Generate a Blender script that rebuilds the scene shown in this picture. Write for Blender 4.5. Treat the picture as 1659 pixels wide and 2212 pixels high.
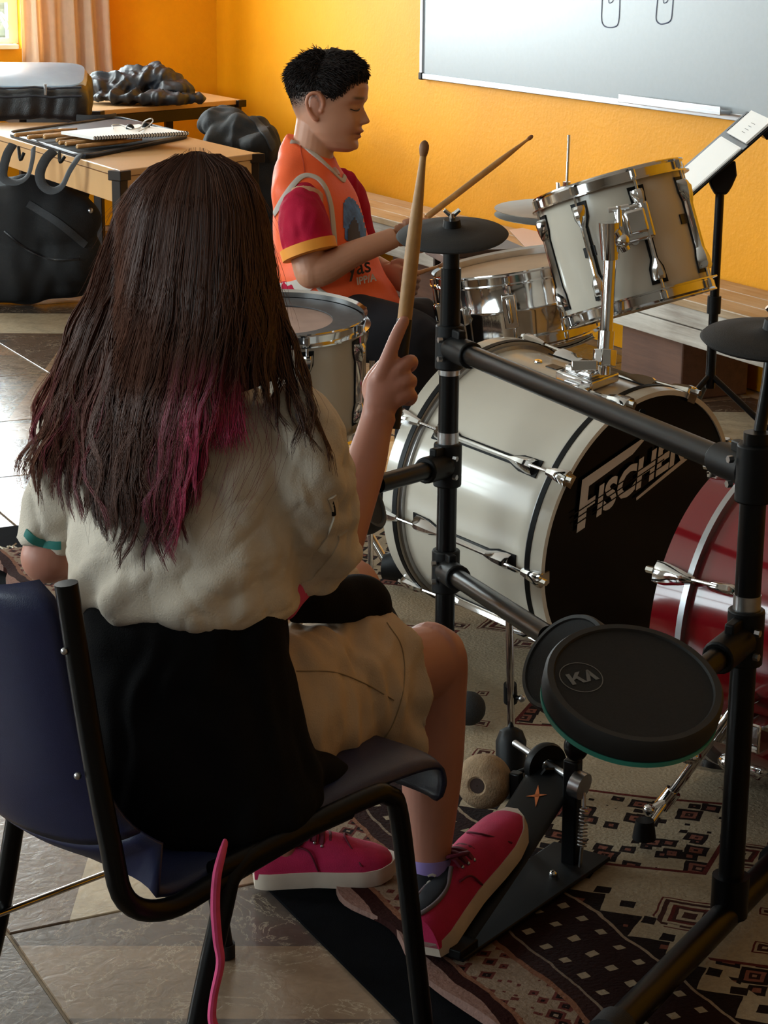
import bpy, bmesh, math, random
import numpy as np
from mathutils import Vector, Matrix

for _o in list(bpy.data.objects):
    bpy.data.objects.remove(_o, do_unlink=True)
SC = bpy.context.scene
COL = SC.collection
random.seed(7)
RNG = np.random.default_rng(7)

# ---------------------------------------------------------------- camera
FPX, CAMH = 4450.0, 1.45
YAW, PITCH, ROLL = math.radians(26.7), math.radians(15.5), math.radians(0.54)
_F = np.array([math.sin(YAW)*math.cos(PITCH), math.cos(YAW)*math.cos(PITCH), -math.sin(PITCH)])
_R0 = np.array([math.cos(YAW), -math.sin(YAW), 0.0])
_U0 = np.cross(_R0, _F)
_R = math.cos(ROLL)*_R0 + math.sin(ROLL)*_U0
_U = math.cos(ROLL)*_U0 - math.sin(ROLL)*_R0
CAM = np.array([0.0, 0.0, CAMH])
cam_d = bpy.data.cameras.new('camera')
cam_d.sensor_fit = 'HORIZONTAL'
cam_d.sensor_width = 36.0
cam_d.lens = FPX/1659.0*36.0
cam_d.clip_start = 0.05
cam_o = bpy.data.objects.new('camera', cam_d)
COL.objects.link(cam_o)
cam_o.matrix_world = Matrix(((_R[0], _U[0], -_F[0], 0.0), (_R[1], _U[1], -_F[1], 0.0), (_R[2], _U[2], -_F[2], CAMH), (0, 0, 0, 1)))
SC.camera = cam_o

# ---------------------------------------------------------------- view, world, daylight
SC.view_settings.view_transform = 'Standard'
SC.view_settings.look = 'None'
SC.view_settings.gamma = 1.0
SC.view_settings.use_curve_mapping = False
SC.view_settings.exposure = -0.5
SC.cycles.max_bounces = 7; SC.cycles.diffuse_bounces = 4; SC.cycles.glossy_bounces = 4; SC.cycles.transmission_bounces = 6; SC.cycles.caustics_reflective = False; SC.cycles.caustics_refractive = False
world = bpy.data.worlds.new('sky_world')
SC.world = world
world.use_nodes = True
_bg = world.node_tree.nodes['Background']
_bg.inputs['Color'].default_value = (0.80, 0.92, 1.0, 1)
_bg.inputs['Strength'].default_value = 2.2

def area(name, loc, direction, sx, sy, power, color):
    l = bpy.data.lights.new(name, 'AREA')
    l.shape = 'RECTANGLE'; l.size = sx; l.size_y = sy; l.energy = power; l.color = color
    o = bpy.data.objects.new(name, l)
    COL.objects.link(o)
    o.location = loc
    o.rotation_euler = Vector(direction).to_track_quat('-Z', 'Y').to_euler()
    return o
# room: x -2.6 .. 4.172, y -2.2 .. 10.3 ; daylight comes through the windows of wall_back and wall_left
XR, YB, XL, YF, ZC = 4.172, 10.30, -2.6, -2.2, 2.85
DAY = (0.86, 0.94, 1.0)
area('daylight_back', (2.10, YB+0.16, 1.62), (0, -1, -0.12), 1.9, 1.4, 560, DAY)
area('daylight_left_a', (XL-0.16, 6.3, 1.62), (1, 0, -0.12), 2.3, 1.4, 440, DAY)
area('daylight_left_b', (XL-0.16, 2.6, 1.62), (1, 0, -0.12), 2.3, 1.4, 150, DAY)

# ---------------------------------------------------------------- geometry helpers
def P(px, py, d):
    """World point seen at a pixel of the photograph at camera depth d (metres)."""
    return CAM + d*(_F + _R*((px-829.5)/FPX) - _U*((py-1106.0)/FPX))
def FL(px, py, z=0.0):
    r = _F + _R*((px-829.5)/FPX) - _U*((py-1106.0)/FPX)
    return CAM + r*((z-CAMH)/r[2])
def CG(r, f, z):
    """Right / forward / up of the camera, forward kept level."""
    return np.array([r*math.cos(YAW)+f*math.sin(YAW), -r*math.sin(YAW)+f*math.cos(YAW), z])
def V(*a): return np.array(a, dtype=float)
def unit(v):
    v = np.asarray(v, float); n = np.linalg.norm(v)
    return v/n if n > 1e-12 else v
def lin(h):
    c = [((h >> s) & 255)/255.0 for s in (16, 8, 0)]
    return tuple(x/12.92 if x <= .04045 else ((x+.055)/1.055)**2.4 for x in c)
def frame_of(n):
    n = unit(n)
    a = V(0, 0, 1)-n*n[2]
    if np.linalg.norm(a) < 1e-4: a = V(0, 1, 0)
    a = unit(a)
    return n, a, np.cross(n, a)
def catmull(pts, k=6):
    pts = [np.asarray(p, float) for p in pts]
    if len(pts) < 3: return pts
    q = [2*pts[0]-pts[1]]+pts+[2*pts[-1]-pts[-2]]
    out = []
    for i in range(1, len(q)-2):
        p0, p1, p2, p3 = q[i-1], q[i], q[i+1], q[i+2]
        for j in range(k):
            t = j/k
            out.append(.5*((2*p1)+(-p0+p2)*t+(2*p0-5*p1+4*p2-p3)*t*t+(-p0+3*p1-3*p2+p3)*t**3))
    out.append(pts[-1])
    return out
_nr = np.random.default_rng(3)
_ND = _nr.normal(size=(8, 3)); _ND /= np.linalg.norm(_ND, axis=1)[:, None]
_NP = _nr.random((8, 8))*6.28
def noise(p, scale, seed=0):
    """Cheap smooth 3-D noise in about -1..1."""
    p = np.asarray(p)*scale
    w = p + 0.6*np.sin(p[:, [1, 2, 0]]*1.3+_NP[seed % 8, 0])
    s = 0
    for i in range(6):
        s = s+np.sin(w@_ND[(i+seed) % 8]*(1+.23*i)*2.0+_NP[seed % 8, i])
    return s/3.0

class MB:
    def __init__(s): s.v = []; s.f = []
    def add(s, vs, fs):
        o = len(s.v)
        s.v.extend([tuple(map(float, v)) for v in vs]); s.f.extend([tuple(i+o for i in f) for f in fs])
        return s
    def box(s, c, sz, R=None):
        R = np.eye(3) if R is None else np.asarray(R, float)   # rows = axes
        h = np.asarray(sz, float)/2
        vs = [np.asarray(c, float)+R[0]*h[0]*a+R[1]*h[1]*b+R[2]*h[2]*d for a in (-1, 1) for b in (-1, 1) for d in (-1, 1)]
        return s.add(vs, [(0, 1, 3, 2), (4, 6, 7, 5), (0, 4, 5, 1), (2, 3, 7, 6), (0, 2, 6, 4), (1, 5, 7, 3)])
    def bar(s, a, b, w, h, up=(0, 0, 1)):
        a = np.asarray(a, float); b = np.asarray(b, float); d = unit(b-a)
        u = np.asarray(up, float); sd = unit(np.cross(u, d)); u = np.cross(d, sd)
        return s.box((a+b)/2, (np.linalg.norm(b-a), w, h), [d, sd, u])
    def tube(s, pts, r, n=12, cap=True, sm=0, flat=1.0, up=None):
        pts = [np.asarray(p, float) for p in pts]
        rr = [r]*len(pts) if np.isscalar(r) else list(r)
        if sm:
            q = catmull([np.append(p, x) for p, x in zip(pts, rr)], sm)
            pts = [x[:3] for x in q]; rr = [x[3] for x in q]
        m = len(pts)
        T = [unit(pts[min(i+1, m-1)]-pts[max(i-1, 0)]) for i in range(m)]
        a = np.cross(T[0], up if up is not None else (V(0, 0, 1) if abs(T[0][2]) < .9 else V(1, 0, 0)))
        a = unit(a); rings = []
        for i in range(m):
            a = unit(a-T[i]*(a@T[i])); b = np.cross(T[i], a)
            rings.append([pts[i]+rr[i]*(math.cos(t)*a+flat*math.sin(t)*b) for t in [2*math.pi*k/n for k in range(n)]])
        return s.loft(rings, cap)
    def loft(s, rings, cap=True, closed=True):
        n = len(rings[0]); vs = [p for r in rings for p in r]; fs = []
        for i in range(len(rings)-1):
            for k in range(n if closed else n-1):
                k2 = (k+1) % n
                fs.append((i*n+k, i*n+k2, (i+1)*n+k2, (i+1)*n+k))
        if cap and closed:
            fs.append(tuple(range(n-1, -1, -1))); fs.append(tuple(range((len(rings)-1)*n, len(rings)*n)))
        return s.add(vs, fs)
    def ells(s, items, n=24, sm=0, cap=True, rim=True, pw=1.0):
        """Loft of ellipses: items = (centre, half-axis a, half-axis b)."""
        if sm:
            q = catmull([np.concatenate([c, a, b]) for c, a, b in items], sm)
            items = [(x[:3], x[3:6], x[6:9]) for x in q]
        rings = []
        sg = lambda x: math.copysign(abs(x)**pw, x)
        for c, a, b in items:
            c, a, b = (np.asarray(x, float) for x in (c, a, b))
            rings.append([c+a*sg(math.cos(t))+b*sg(math.sin(t)) for t in [2*math.pi*k/n for k in range(n)]])
        return s.loft(rings, cap)
    def ball(s, c, ax, nu=20, nv=12):
        c = np.asarray(c, float)
        if np.isscalar(ax): ax = (V(ax, 0, 0), V(0, ax, 0), V(0, 0, ax))
        a, b, d = (np.asarray(x, float) for x in ax)
        vs = [c-d]; fs = []
        for j in range(1, nv):
            ph = -math.pi/2+math.pi*j/nv
            for i in range(nu):
                t = 2*math.pi*i/nu
                vs.append(c+(a*math.cos(t)+b*math.sin(t))*math.cos(ph)+d*math.sin(ph))
        vs.append(c+d); L = len(vs)-1
        for i in range(nu):
            fs.append((0, 1+(i+1) % nu, 1+i)); fs.append((L, L-nu+i, L-nu+(i+1) % nu))
        for j in range(nv-2):
            for i in range(nu):
                p = 1+j*nu
                fs.append((p+i, p+(i+1) % nu, p+nu+(i+1) % nu, p+nu+i))
        return s.add(vs, fs)
    def lathe(s, prof, c, n, k=48, ring=False, a0=0, a1=2*math.pi):
        """prof: (radius, height along n). ring: profile is a closed loop."""
        n_, a, b = frame_of(n); c = np.asarray(c, float); m = len(prof); vs = []; fs = []
        full = abs(a1-a0-2*math.pi) < 1e-6
        K = k if full else k+1
        for i in range(K):
            t = a0+(a1-a0)*i/k
            d = a*math.cos(t)+b*math.sin(t)
            for r, h in prof: vs.append(c+d*r+n_*h)
        for i in range(k):
            i2 = (i+1) % K
            for j in range(m if ring else m-1):
                j2 = (j+1) % m
                fs.append((i*m+j, i2*m+j, i2*m+j2, i*m+j2))
        return s.add(vs, fs)
    def disc(s, c, n, r, k=48, dome=0.0):
        prof = [(1e-5, dome), (r*.5, dome*.75), (r, 0)]
        return s.lathe(prof, c, n, k)
    def prism(s, poly, d):
        """Polygon (3-D points in a plane) extruded by vector d."""
        m = len(poly); poly = [np.asarray(p, float) for p in poly]; d = np.asarray(d, float)
        fs = [tuple(range(m-1, -1, -1)), tuple(range(m, 2*m))]+[(i, (i+1) % m, m+(i+1) % m, m+i) for i in range(m)]
        return s.add(poly+[p+d for p in poly], fs)

def mesh_of(name, v, f):
    me = bpy.data.meshes.new(name)
    me.from_pydata([tuple(x) for x in v], [], [tuple(x) for x in f])
    return me
def finish(me, smooth=True, ang=38):
    if smooth:
        me.shade_smooth()
        me.set_sharp_from_angle(angle=math.radians(ang))
def fix_normals(me):
    bm = bmesh.new(); bm.from_mesh(me)
    bmesh.ops.recalc_face_normals(bm, faces=bm.faces); bm.to_mesh(me); bm.free()
def root_loc(o):
    l = V(0, 0, 0)
    while o is not None:
        l = l+np.array(o.location); o = o.parent
    return l
def thing(name, label, cat, loc, group=None):
    o = bpy.data.objects.new(name, None); COL.objects.link(o)
    o.empty_display_size = 0.05
    o.location = tuple(map(float, loc)); o['label'] = label; o['category'] = cat
    if group: o['group'] = group
    return o
def tag(o, label=None, cat=None, group=None, kind=None):
    for k, x in (('label', label), ('category', cat), ('group', group), ('kind', kind)):
        if x: o[k] = x
    return o
def obj(name, mb, mat, parent=None, smooth=True, ang=38, bevel=0, label=None, norm=True):
    """Geometry in world coordinates -> ONE mesh object (origin at its parent, or at its own base)."""
    vs = np.array(mb.v)
    if parent is not None: o0 = root_loc(parent)
    else: o0 = V((vs[:, 0].min()+vs[:, 0].max())/2, (vs[:, 1].min()+vs[:, 1].max())/2, vs[:, 2].min())
    me = mesh_of(name, vs-o0, mb.f)
    if norm: fix_normals(me)
    finish(me, smooth, ang)
    return link(name, me, mat, parent, o0, bevel, label)
def link(name, me, mat, parent=None, o0=None, bevel=0, label=None):
    o = bpy.data.objects.new(name, me); COL.objects.link(o)
    if mat is not None and not me.materials: me.materials.append(mat)
    if parent is not None: o.parent = parent
    else: o.location = tuple(map(float, o0))
    if bevel:
        b = o.modifiers.new('edge', 'BEVEL'); b.width = bevel; b.segments = 2; b.limit_method = 'ANGLE'
    if label: o['label'] = label
    return o
def remesh(mb, voxel, smooth=4, factor=.5):
    me = mesh_of('tmp', mb.v, mb.f); fix_normals(me)
    o = bpy.data.objects.new('tmp', me); COL.objects.link(o)
    m = o.modifiers.new('r', 'REMESH'); m.mode = 'VOXEL'; m.voxel_size = voxel
    if smooth:
        s = o.modifiers.new('s', 'SMOOTH'); s.iterations = smooth; s.factor = factor
    dg = bpy.context.evaluated_depsgraph_get()
    out = bpy.data.meshes.new_from_object(o.evaluated_get(dg))
    bpy.data.objects.remove(o, do_unlink=True); bpy.data.meshes.remove(me)
    return out
def co_of(me):
    a = np.empty(len(me.vertices)*3, dtype=np.float32); me.vertices.foreach_get('co', a)
    return a.reshape(-1, 3).astype(float)
def no_of(me):
    a = np.empty(len(me.vertices)*3, dtype=np.float32); me.vertices.foreach_get('normal', a)
    return a.reshape(-1, 3).astype(float)
def set_co(me, c):
    me.vertices.foreach_set('co', np.ascontiguousarray(c, dtype=np.float32).ravel()); me.update()
def soft(name, mb, mat, voxel, parent=None, smooth=4, disp=None, label=None, paint=None):
    """Union of closed shapes -> one continuous surface; disp(points, normals) -> offset along normals."""
    me = remesh(mb, voxel, smooth)
    c = co_of(me)
    if disp is not None:
        n = no_of(me)
        c = c+n*disp(c, n)[:, None]
    if paint is not None:
        at = me.color_attributes.new('tint', 'FLOAT_COLOR', 'POINT')
        k = np.ones((len(c), 4), dtype=np.float32); k[:, :3] = paint(c)
        at.data.foreach_set('color', k.ravel())
    o0 = root_loc(parent) if parent is not None else V((c[:, 0].min()+c[:, 0].max())/2, (c[:, 1].min()+c[:, 1].max())/2, c[:, 2].min())
    set_co(me, c-o0); me.name = name; me.materials.clear()
    me.shade_smooth()
    return link(name, me, mat, parent, o0, 0, label)
def text_mb(s, size, origin, ex, ey, depth=.0006, shear=0.0, bold=0.0, spacing=1.0):
    """Lettering as flat geometry in the plane ex, ey at origin (left end of the base line)."""
    cu = bpy.data.curves.new('t', 'FONT'); cu.body = s; cu.size = size; cu.shear = shear; cu.offset = bold
    cu.space_character = spacing; cu.resolution_u = 3
    o = bpy.data.objects.new('t', cu); COL.objects.link(o)
    dg = bpy.context.evaluated_depsgraph_get(); dg.update()
    me = bpy.data.meshes.new_from_object(o.evaluated_get(dg))
    ex, ey = unit(ex), unit(ey); ez = np.cross(ex, ey)
    mb = MB()
    vs = [origin+ex*v.co.x+ey*v.co.y for v in me.vertices]
    mb.add([x+ez*depth for x in vs], [tuple(p.vertices) for p in me.polygons])
    bpy.data.objects.remove(o, do_unlink=True)
    return mb

# ---------------------------------------------------------------- materials
def mat(name, col, rough=.5, metal=0.0, noise_s=0, noise_a=.15, bump=0, bump_s=80, spec=.5, coat=0, sheen=0, attr=None, trans=0, sss=0):
    m = bpy.data.materials.new(name); m.use_nodes = True
    nt = m.node_tree; b = nt.nodes['Principled BSDF']
    if isinstance(col, int): col = lin(col)
    b.inputs['Base Color'].default_value = (*col, 1)
    b.inputs['Roughness'].default_value = rough; b.inputs['Metallic'].default_value = metal
    b.inputs['Specular IOR Level'].default_value = spec
    b.inputs['Coat Weight'].default_value = coat; b.inputs['Coat Roughness'].default_value = .06
    b.inputs['Sheen Weight'].default_value = sheen
    b.inputs['Transmission Weight'].default_value = trans
    if sss:
        b.inputs['Subsurface Weight'].default_value = sss; b.inputs['Subsurface Radius'].default_value = (.9, .35, .2); b.inputs['Subsurface Scale'].default_value = .006
    tc = nt.nodes.new('ShaderNodeTexCoord')
    if attr:
        a = nt.nodes.new('ShaderNodeVertexColor'); a.layer_name = attr
        src = a.outputs['Color']
    else: src = None
    if noise_s:
        n = nt.nodes.new('ShaderNodeTexNoise'); n.inputs['Scale'].default_value = noise_s; n.inputs['Detail'].default_value = 5
        nt.links.new(tc.outputs['Object'], n.inputs['Vector'])
        mr = nt.nodes.new('ShaderNodeMapRange')
        mr.inputs['From Min'].default_value = .3; mr.inputs['From Max'].default_value = .7
        mr.inputs['To Min'].default_value = 1-noise_a; mr.inputs['To Max'].default_value = 1+noise_a
        nt.links.new(n.outputs['Fac'], mr.inputs['Value'])
        mx = nt.nodes.new('ShaderNodeMix'); mx.data_type = 'RGBA'; mx.blend_type = 'MULTIPLY'; mx.inputs['Factor'].default_value = 1
        mx.inputs[6].default_value = (*col, 1)
        if src is not None: nt.links.new(src, mx.inputs[6])
        nt.links.new(mr.outputs['Result'], mx.inputs[7]); src = mx.outputs[2]
    if src is not None: nt.links.new(src, b.inputs['Base Color'])
    if bump:
        n2 = nt.nodes.new('ShaderNodeTexNoise'); n2.inputs['Scale'].default_value = bump_s; n2.inputs['Detail'].default_value = 4
        nt.links.new(tc.outputs['Object'], n2.inputs['Vector'])
        bp = nt.nodes.new('ShaderNodeBump'); bp.inputs['Strength'].default_value = bump; bp.inputs['Distance'].default_value = .004
        nt.links.new(n2.outputs['Fac'], bp.inputs['Height']); nt.links.new(bp.outputs['Normal'], b.inputs['Normal'])
    return m
class NT:
    """Small helper to write node maths."""
    def __init__(s, m): s.nt = m.node_tree; s.b = s.nt.nodes['Principled BSDF']
    def node(s, t, **k):
        n = s.nt.nodes.new(t)
        for a, v in k.items(): setattr(n, a, v)
        return n
    def put(s, sock, v):
        if isinstance(v, (int, float)): sock.default_value = v
        elif isinstance(v, tuple): sock.default_value = v
        else: s.nt.links.new(v, sock)
    def math(s, op, a, b=0.0, c=0.0):
        n = s.node('ShaderNodeMath', operation=op)
        s.put(n.inputs[0], a); s.put(n.inputs[1], b); s.put(n.inputs[2], c)
        return n.outputs[0]
    def mix(s, f, a, b, blend='MIX'):
        n = s.node('ShaderNodeMix', data_type='RGBA', blend_type=blend)
        s.put(n.inputs[0], f)
        for k, v in ((6, a), (7, b)):
            s.put(n.inputs[k], (*v, 1) if isinstance(v, tuple) and len(v) == 3 else v)
        return n.outputs[2]
    def tex(s, kind, vec, scale, **k):
        n = s.node('ShaderNodeTex'+kind)
        s.nt.links.new(vec, n.inputs['Vector']); n.inputs['Scale'].default_value = scale
        for a, v in k.items():
            if a in n.inputs: n.inputs[a].default_value = v
            else: setattr(n, a, v)
        return n
    def xyz(s, vec):
        n = s.node('ShaderNodeSeparateXYZ'); s.nt.links.new(vec, n.inputs[0]); return n.outputs
    def vec(s, x, y, z=0.0):
        n = s.node('ShaderNodeCombineXYZ')
        for i, v in enumerate((x, y, z)): s.put(n.inputs[i], v)
        return n.outputs[0]
    def bump(s, h, strength, dist=.004):
        n = s.node('ShaderNodeBump'); n.inputs['Strength'].default_value = strength; n.inputs['Distance'].default_value = dist
        s.nt.links.new(h, n.inputs['Height']); s.nt.links.new(n.outputs['Normal'], s.b.inputs['Normal'])

M = {}
M['wall'] = mat('yellow_wall_paint', 0xEA9C06, .58, noise_s=3, noise_a=.05, bump=.35, bump_s=60, spec=.3)
M['ceiling'] = mat('ceiling_white', 0xE6E2DA, .8)
M['grout'] = mat('grout', 0xA89884, .8, noise_s=20)
M['frame_w'] = mat('window_cream_paint', 0xEFE3C4, .4)
M['glass'] = mat('window_glass', 0xFFFFFF, .02)
_n = NT(M['glass']); _t = _n.node('ShaderNodeBsdfTransparent'); _g = _n.node('ShaderNodeBsdfGlossy'); _g.inputs['Roughness'].default_value = .02
_t.inputs['Color'].default_value = (.93, .96, .95, 1)
_m = _n.node('ShaderNodeMixShader'); _m.inputs[0].default_value = .06
_n.nt.links.new(_t.outputs[0], _m.inputs[1]); _n.nt.links.new(_g.outputs[0], _m.inputs[2])
_n.nt.links.new(_m.outputs[0], _n.nt.nodes['Material Output'].inputs['Surface'])
M['curtain'] = mat('curtain_cloth', 0xE2D0BC, .85, noise_s=30, noise_a=.06, bump=.2, bump_s=300)
_n = NT(M['curtain']); _t = _n.node('ShaderNodeBsdfTranslucent'); _t.inputs['Color'].default_value = (*lin(0xE8C49A), 1)
_m = _n.node('ShaderNodeMixShader'); _m.inputs[0].default_value = .45
_n.nt.links.new(_n.b.outputs[0], _m.inputs[1]); _n.nt.links.new(_t.outputs[0], _m.inputs[2])
_n.nt.links.new(_m.outputs[0], _n.nt.nodes['Material Output'].inputs['Surface'])
M['chrome'] = mat('chrome', 0xD9D9DA, .09, 1.0, noise_s=40, noise_a=.05)
M['steel'] = mat('satin_steel', 0xB4B4B6, .3, 1.0, noise_s=60, noise_a=.08)
M['alu'] = mat('aluminium', 0xC2C6CC, .35, 1.0)
M['black_metal'] = mat('black_gloss_metal', 0x050506, .32, noise_s=30, noise_a=.2, spec=.22)
M['black_plastic'] = mat('black_plastic', 0x080809, .5, noise_s=30, noise_a=.15, spec=.22)
M['rubber'] = mat('black_rubber', 0x1A1A1B, .78, noise_s=120, noise_a=.12, bump=.25, bump_s=500)
M['rubber_rim'] = mat('rubber_rim', 0x202122, .65, noise_s=80, noise_a=.1)
M['mesh_head'] = mat('pad_head', 0x161617, .85, noise_s=200, noise_a=.2, bump=.3, bump_s=900)
M['drum_white'] = mat('white_drum_wrap', 0xC8BFB0, .22, noise_s=6, noise_a=.04, coat=.25)
M['drum_red'] = mat('red_drum_lacquer', 0x7A0612, .16, noise_s=4, noise_a=.08, coat=1.0)
M['head_black'] = mat('black_drum_head', 0x050506, .22, spec=.2)
M['head_clear'] = mat('worn_drum_head', 0xA88F84, .5, noise_s=9, noise_a=.22)
M['head_coat'] = mat('coated_drum_head', 0xB49C80, .6, noise_s=7, noise_a=.18)
M['mute'] = mat('grey_mute_ring', 0x4A4B4E, .6, noise_s=60)
M['badge'] = mat('dark_badge', 0x1A1614, .3, .3)
M['logo'] = mat('silver_print', 0xB9ACA0, .5)
M['logo_dim'] = mat('grey_print', 0x6A6A6A, .6)
M['wood'] = mat('hickory', 0xB98B56, .5, noise_s=25, noise_a=.22, bump=.1, bump_s=120)
M['wood_worn'] = mat('worn_hickory', 0x8C5F3A, .6, noise_s=40, noise_a=.3)
M['grip'] = mat('black_grip', 0x120E10, .5)
M['bronze'] = mat('dull_cymbal', 0x8E8A7E, .36, 1.0, noise_s=12, noise_a=.12)
M['plastic_navy'] = mat('navy_polypropylene', 0x181E40, .42, noise_s=50, noise_a=.06, bump=.12, bump_s=700)
M['skin'] = mat('skin', 0xB67C69, .5, noise_s=18, noise_a=.06, sss=.12)
M['skin_boy'] = mat('skin_boy', 0xA8705A, .5, noise_s=14, noise_a=.05, sss=.12, attr='tint')
M['shirt'] = mat('khaki_cotton', 0xD0C3B2, .85, noise_s=9, noise_a=.07, bump=.3, bump_s=420, sheen=.1)
M['shorts'] = mat('khaki_shorts', 0xC3AA8E, .85, noise_s=8, noise_a=.08, bump=.3, bump_s=420)
M['teal'] = mat('teal_trim', 0x2F7A72, .7)
M['black_cloth'] = mat('black_cotton', 0x0B0A0C, .95, noise_s=20, noise_a=.25, bump=.3, bump_s=500, spec=.15)
M['pink_cord'] = mat('pink_cord', 0xD2487C, .8, noise_s=50)
M['hair'] = mat('brown_hair', 0x2A1712, .42, attr='tint', spec=.35)
M['hair_boy'] = mat('dark_hair', 0x120C0A, .6, noise_s=90, noise_a=.5, attr='tint', spec=.2)
M['brow'] = mat('brow_hair', 0x2A1A14, .8)
M['lip'] = mat('lip', 0x8E4A40, .5)
M['eye'] = mat('lash_line', 0x120A08, .6)
M['pink_shoe'] = mat('magenta_canvas', 0xB0184C, .8, noise_s=30, noise_a=.12, bump=.25, bump_s=600)
M['pink_lace'] = mat('magenta_lace', 0x5E0828, .8)
M['sole'] = mat('off_white_sole', 0xBDAFA0, .6, noise_s=25, noise_a=.1)
M['sock'] = mat('black_sock', 0x0C0C14, .9)
M['lilac'] = mat('lilac_cuff', 0x8C78B8, .85)
M['orange'] = mat('orange_bib', 0xF2612E, .6, noise_s=8, noise_a=.05, bump=.15, bump_s=300)
M['orange_cuff'] = mat('orange_cuff', 0xF09A34, .7)
M['red_shirt'] = mat('crimson_shirt', 0xA30A30, .8, spec=.2, noise_s=8, noise_a=.06, bump=.2, bump_s=300)
M['trim_grey'] = mat('grey_white_trim', 0xBFB7AE, .7)
M['dark_cloth'] = mat('dark_trousers', 0x16141C, .9, noise_s=14, noise_a=.2)
M['print_blue'] = mat('blue_print', 0x3C6AA8, .6, noise_s=50, noise_a=.5)
M['print_dark'] = mat('dark_print', 0x2A2028, .6)
M['white'] = mat('white_paper', 0xF0EFEC, .7)
M['paper_pink'] = mat('pink_paper', 0xDCC6C0, .7)
M['nylon'] = mat('black_nylon', 0x121216, .38, noise_s=14, noise_a=.25, bump=.3, bump_s=240)
M['nylon_blue'] = mat('blue_black_shell', 0x1A202C, .5, noise_s=8, noise_a=.2)
M['bag_matte'] = mat('black_canvas', 0x0C0C0E, .85, noise_s=12, noise_a=.3, bump=.3, bump_s=300)
M['webbing'] = mat('grey_webbing', 0x2C2D30, .8, bump=.3, bump_s=400)
M['table_wood'] = mat('beech_laminate', 0xBE9668, .4, noise_s=5, noise_a=.08)
M['table_leg'] = mat('dark_steel_leg', 0x241C18, .4, .6)
M['felt'] = mat('beater_felt', 0xA38A6C, .95, noise_s=60, noise_a=.2, bump=.5, bump_s=300)
M['marker'] = mat('blue_marker', 0x2B3352, .6)
M['teal_rim'] = mat('teal_pad_edge', 0x3FA294, .35)  # plain teal colour of the strip round the pad
M['orange_mark'] = mat('orange_mark', 0xB5602C, .6)
# ================================================================= the room
def struct(name, mb, m, parent=None, smooth=False, **k):
    o = obj(name, mb, m, parent, smooth=smooth, **k)
    if parent is None: o['kind'] = 'structure'
    return o
# --- floor: grout bed with separate ceramic tiles (diagonal stone-look bands printed on each tile)
TS, TX0, TY0 = .666, .768, 6.772
def floor_tile_mat():
    m = mat('ceramic_tile', 0x8A7158, .22); n = NT(m)
    g = n.node('ShaderNodeNewGeometry'); pos = g.outputs['Position']; x, y, z = n.xyz(pos)
    ix = n.math('FLOOR', n.math('DIVIDE', n.math('SUBTRACT', x, TX0), TS))
    iy = n.math('FLOOR', n.math('DIVIDE', n.math('SUBTRACT', y, TY0), TS))
    par = n.math('MODULO', n.math('ABSOLUTE', n.math('ADD', ix, iy)), 2.0)
    s1 = n.math('ADD', n.math('MULTIPLY', x, .90), n.math('MULTIPLY', y, -.435))
    s2 = n.math('ADD', n.math('MULTIPLY', x, .435), n.math('MULTIPLY', y, .90))
    s = n.math('ADD', n.math('MULTIPLY', s1, n.math('SUBTRACT', 1.0, par)), n.math('MULTIPLY', s2, par))
    sid = n.math('FLOOR', n.math('DIVIDE', s, .215))
    wn = n.node('ShaderNodeTexWhiteNoise', noise_dimensions='3D')
    n.nt.links.new(n.vec(sid, n.math('MULTIPLY', ix, 3.7), n.math('MULTIPLY', iy, 1.9)), wn.inputs['Vector'])
    cr = n.node('ShaderNodeValToRGB'); cr.color_ramp.interpolation = 'CONSTANT'
    el = cr.color_ramp.elements
    el[0].position = 0; el[0].color = (*lin(0x51463F), 1)
    el[1].position = .26; el[1].color = (*lin(0x8E7056), 1)
    for p, c in ((.48, 0xB4A388), (.66, 0x5E4A3B), (.84, 0x7D6854)):
        e = el.new(p); e.color = (*lin(c), 1)
    n.nt.links.new(wn.outputs['Value'], cr.inputs['Fac'])
    n1 = n.tex('Noise', pos, 7.0, Detail=8.0, Roughness=.65, Distortion=1.2)
    n2 = n.tex('Noise', pos, 30.0, Detail=6.0, Distortion=2.0)
    f = n.math('ADD', .22, n.math('ADD', n.math('MULTIPLY', n1.outputs['Fac'], 1.05), n.math('MULTIPLY', n2.outputs['Fac'], .42)))
    col = n.mix(1.0, cr.outputs['Color'], n.vec(f, f, f), 'MULTIPLY')
    vein = n.math('LESS_THAN', n.math('ABSOLUTE', n.math('SUBTRACT', n1.outputs['Fac'], .5)), .006)
    col = n.mix(n.math('MULTIPLY', vein, .35), col, lin(0xC2B49C))
    n.put(n.b.inputs['Base Color'], col)
    n.put(n.b.inputs['Roughness'], n.math('ADD', .12, n.math('MULTIPLY', n2.outputs['Fac'], .18)))
    n.bump(n2.outputs['Fac'], .18, .003)
    return m
M['tile'] = floor_tile_mat()
fl = struct('floor', MB().box(((XL+XR)/2, (YF+YB)/2, -.054), (XR-XL+.3, YB-YF+.3, .10)), M['grout'])
tb = MB(); h_ = TS/2-.0028
tb.loft([[V(-h_, -h_, -.005), V(h_, -h_, -.005), V(h_, h_, -.005), V(-h_, h_, -.005)], [V(-h_, -h_, -.0012), V(h_, -h_, -.0012), V(h_, h_, -.0012), V(-h_, h_, -.0012)],
         [V(-h_+.0015, -h_+.0015, 0), V(h_-.0015, -h_+.0015, 0), V(h_-.0015, h_-.0015, 0), V(-h_+.0015, h_-.0015, 0)]])
tile_me = mesh_of('tile', tb.v, tb.f); fix_normals(tile_me); tile_me.materials.append(M['tile'])
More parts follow.
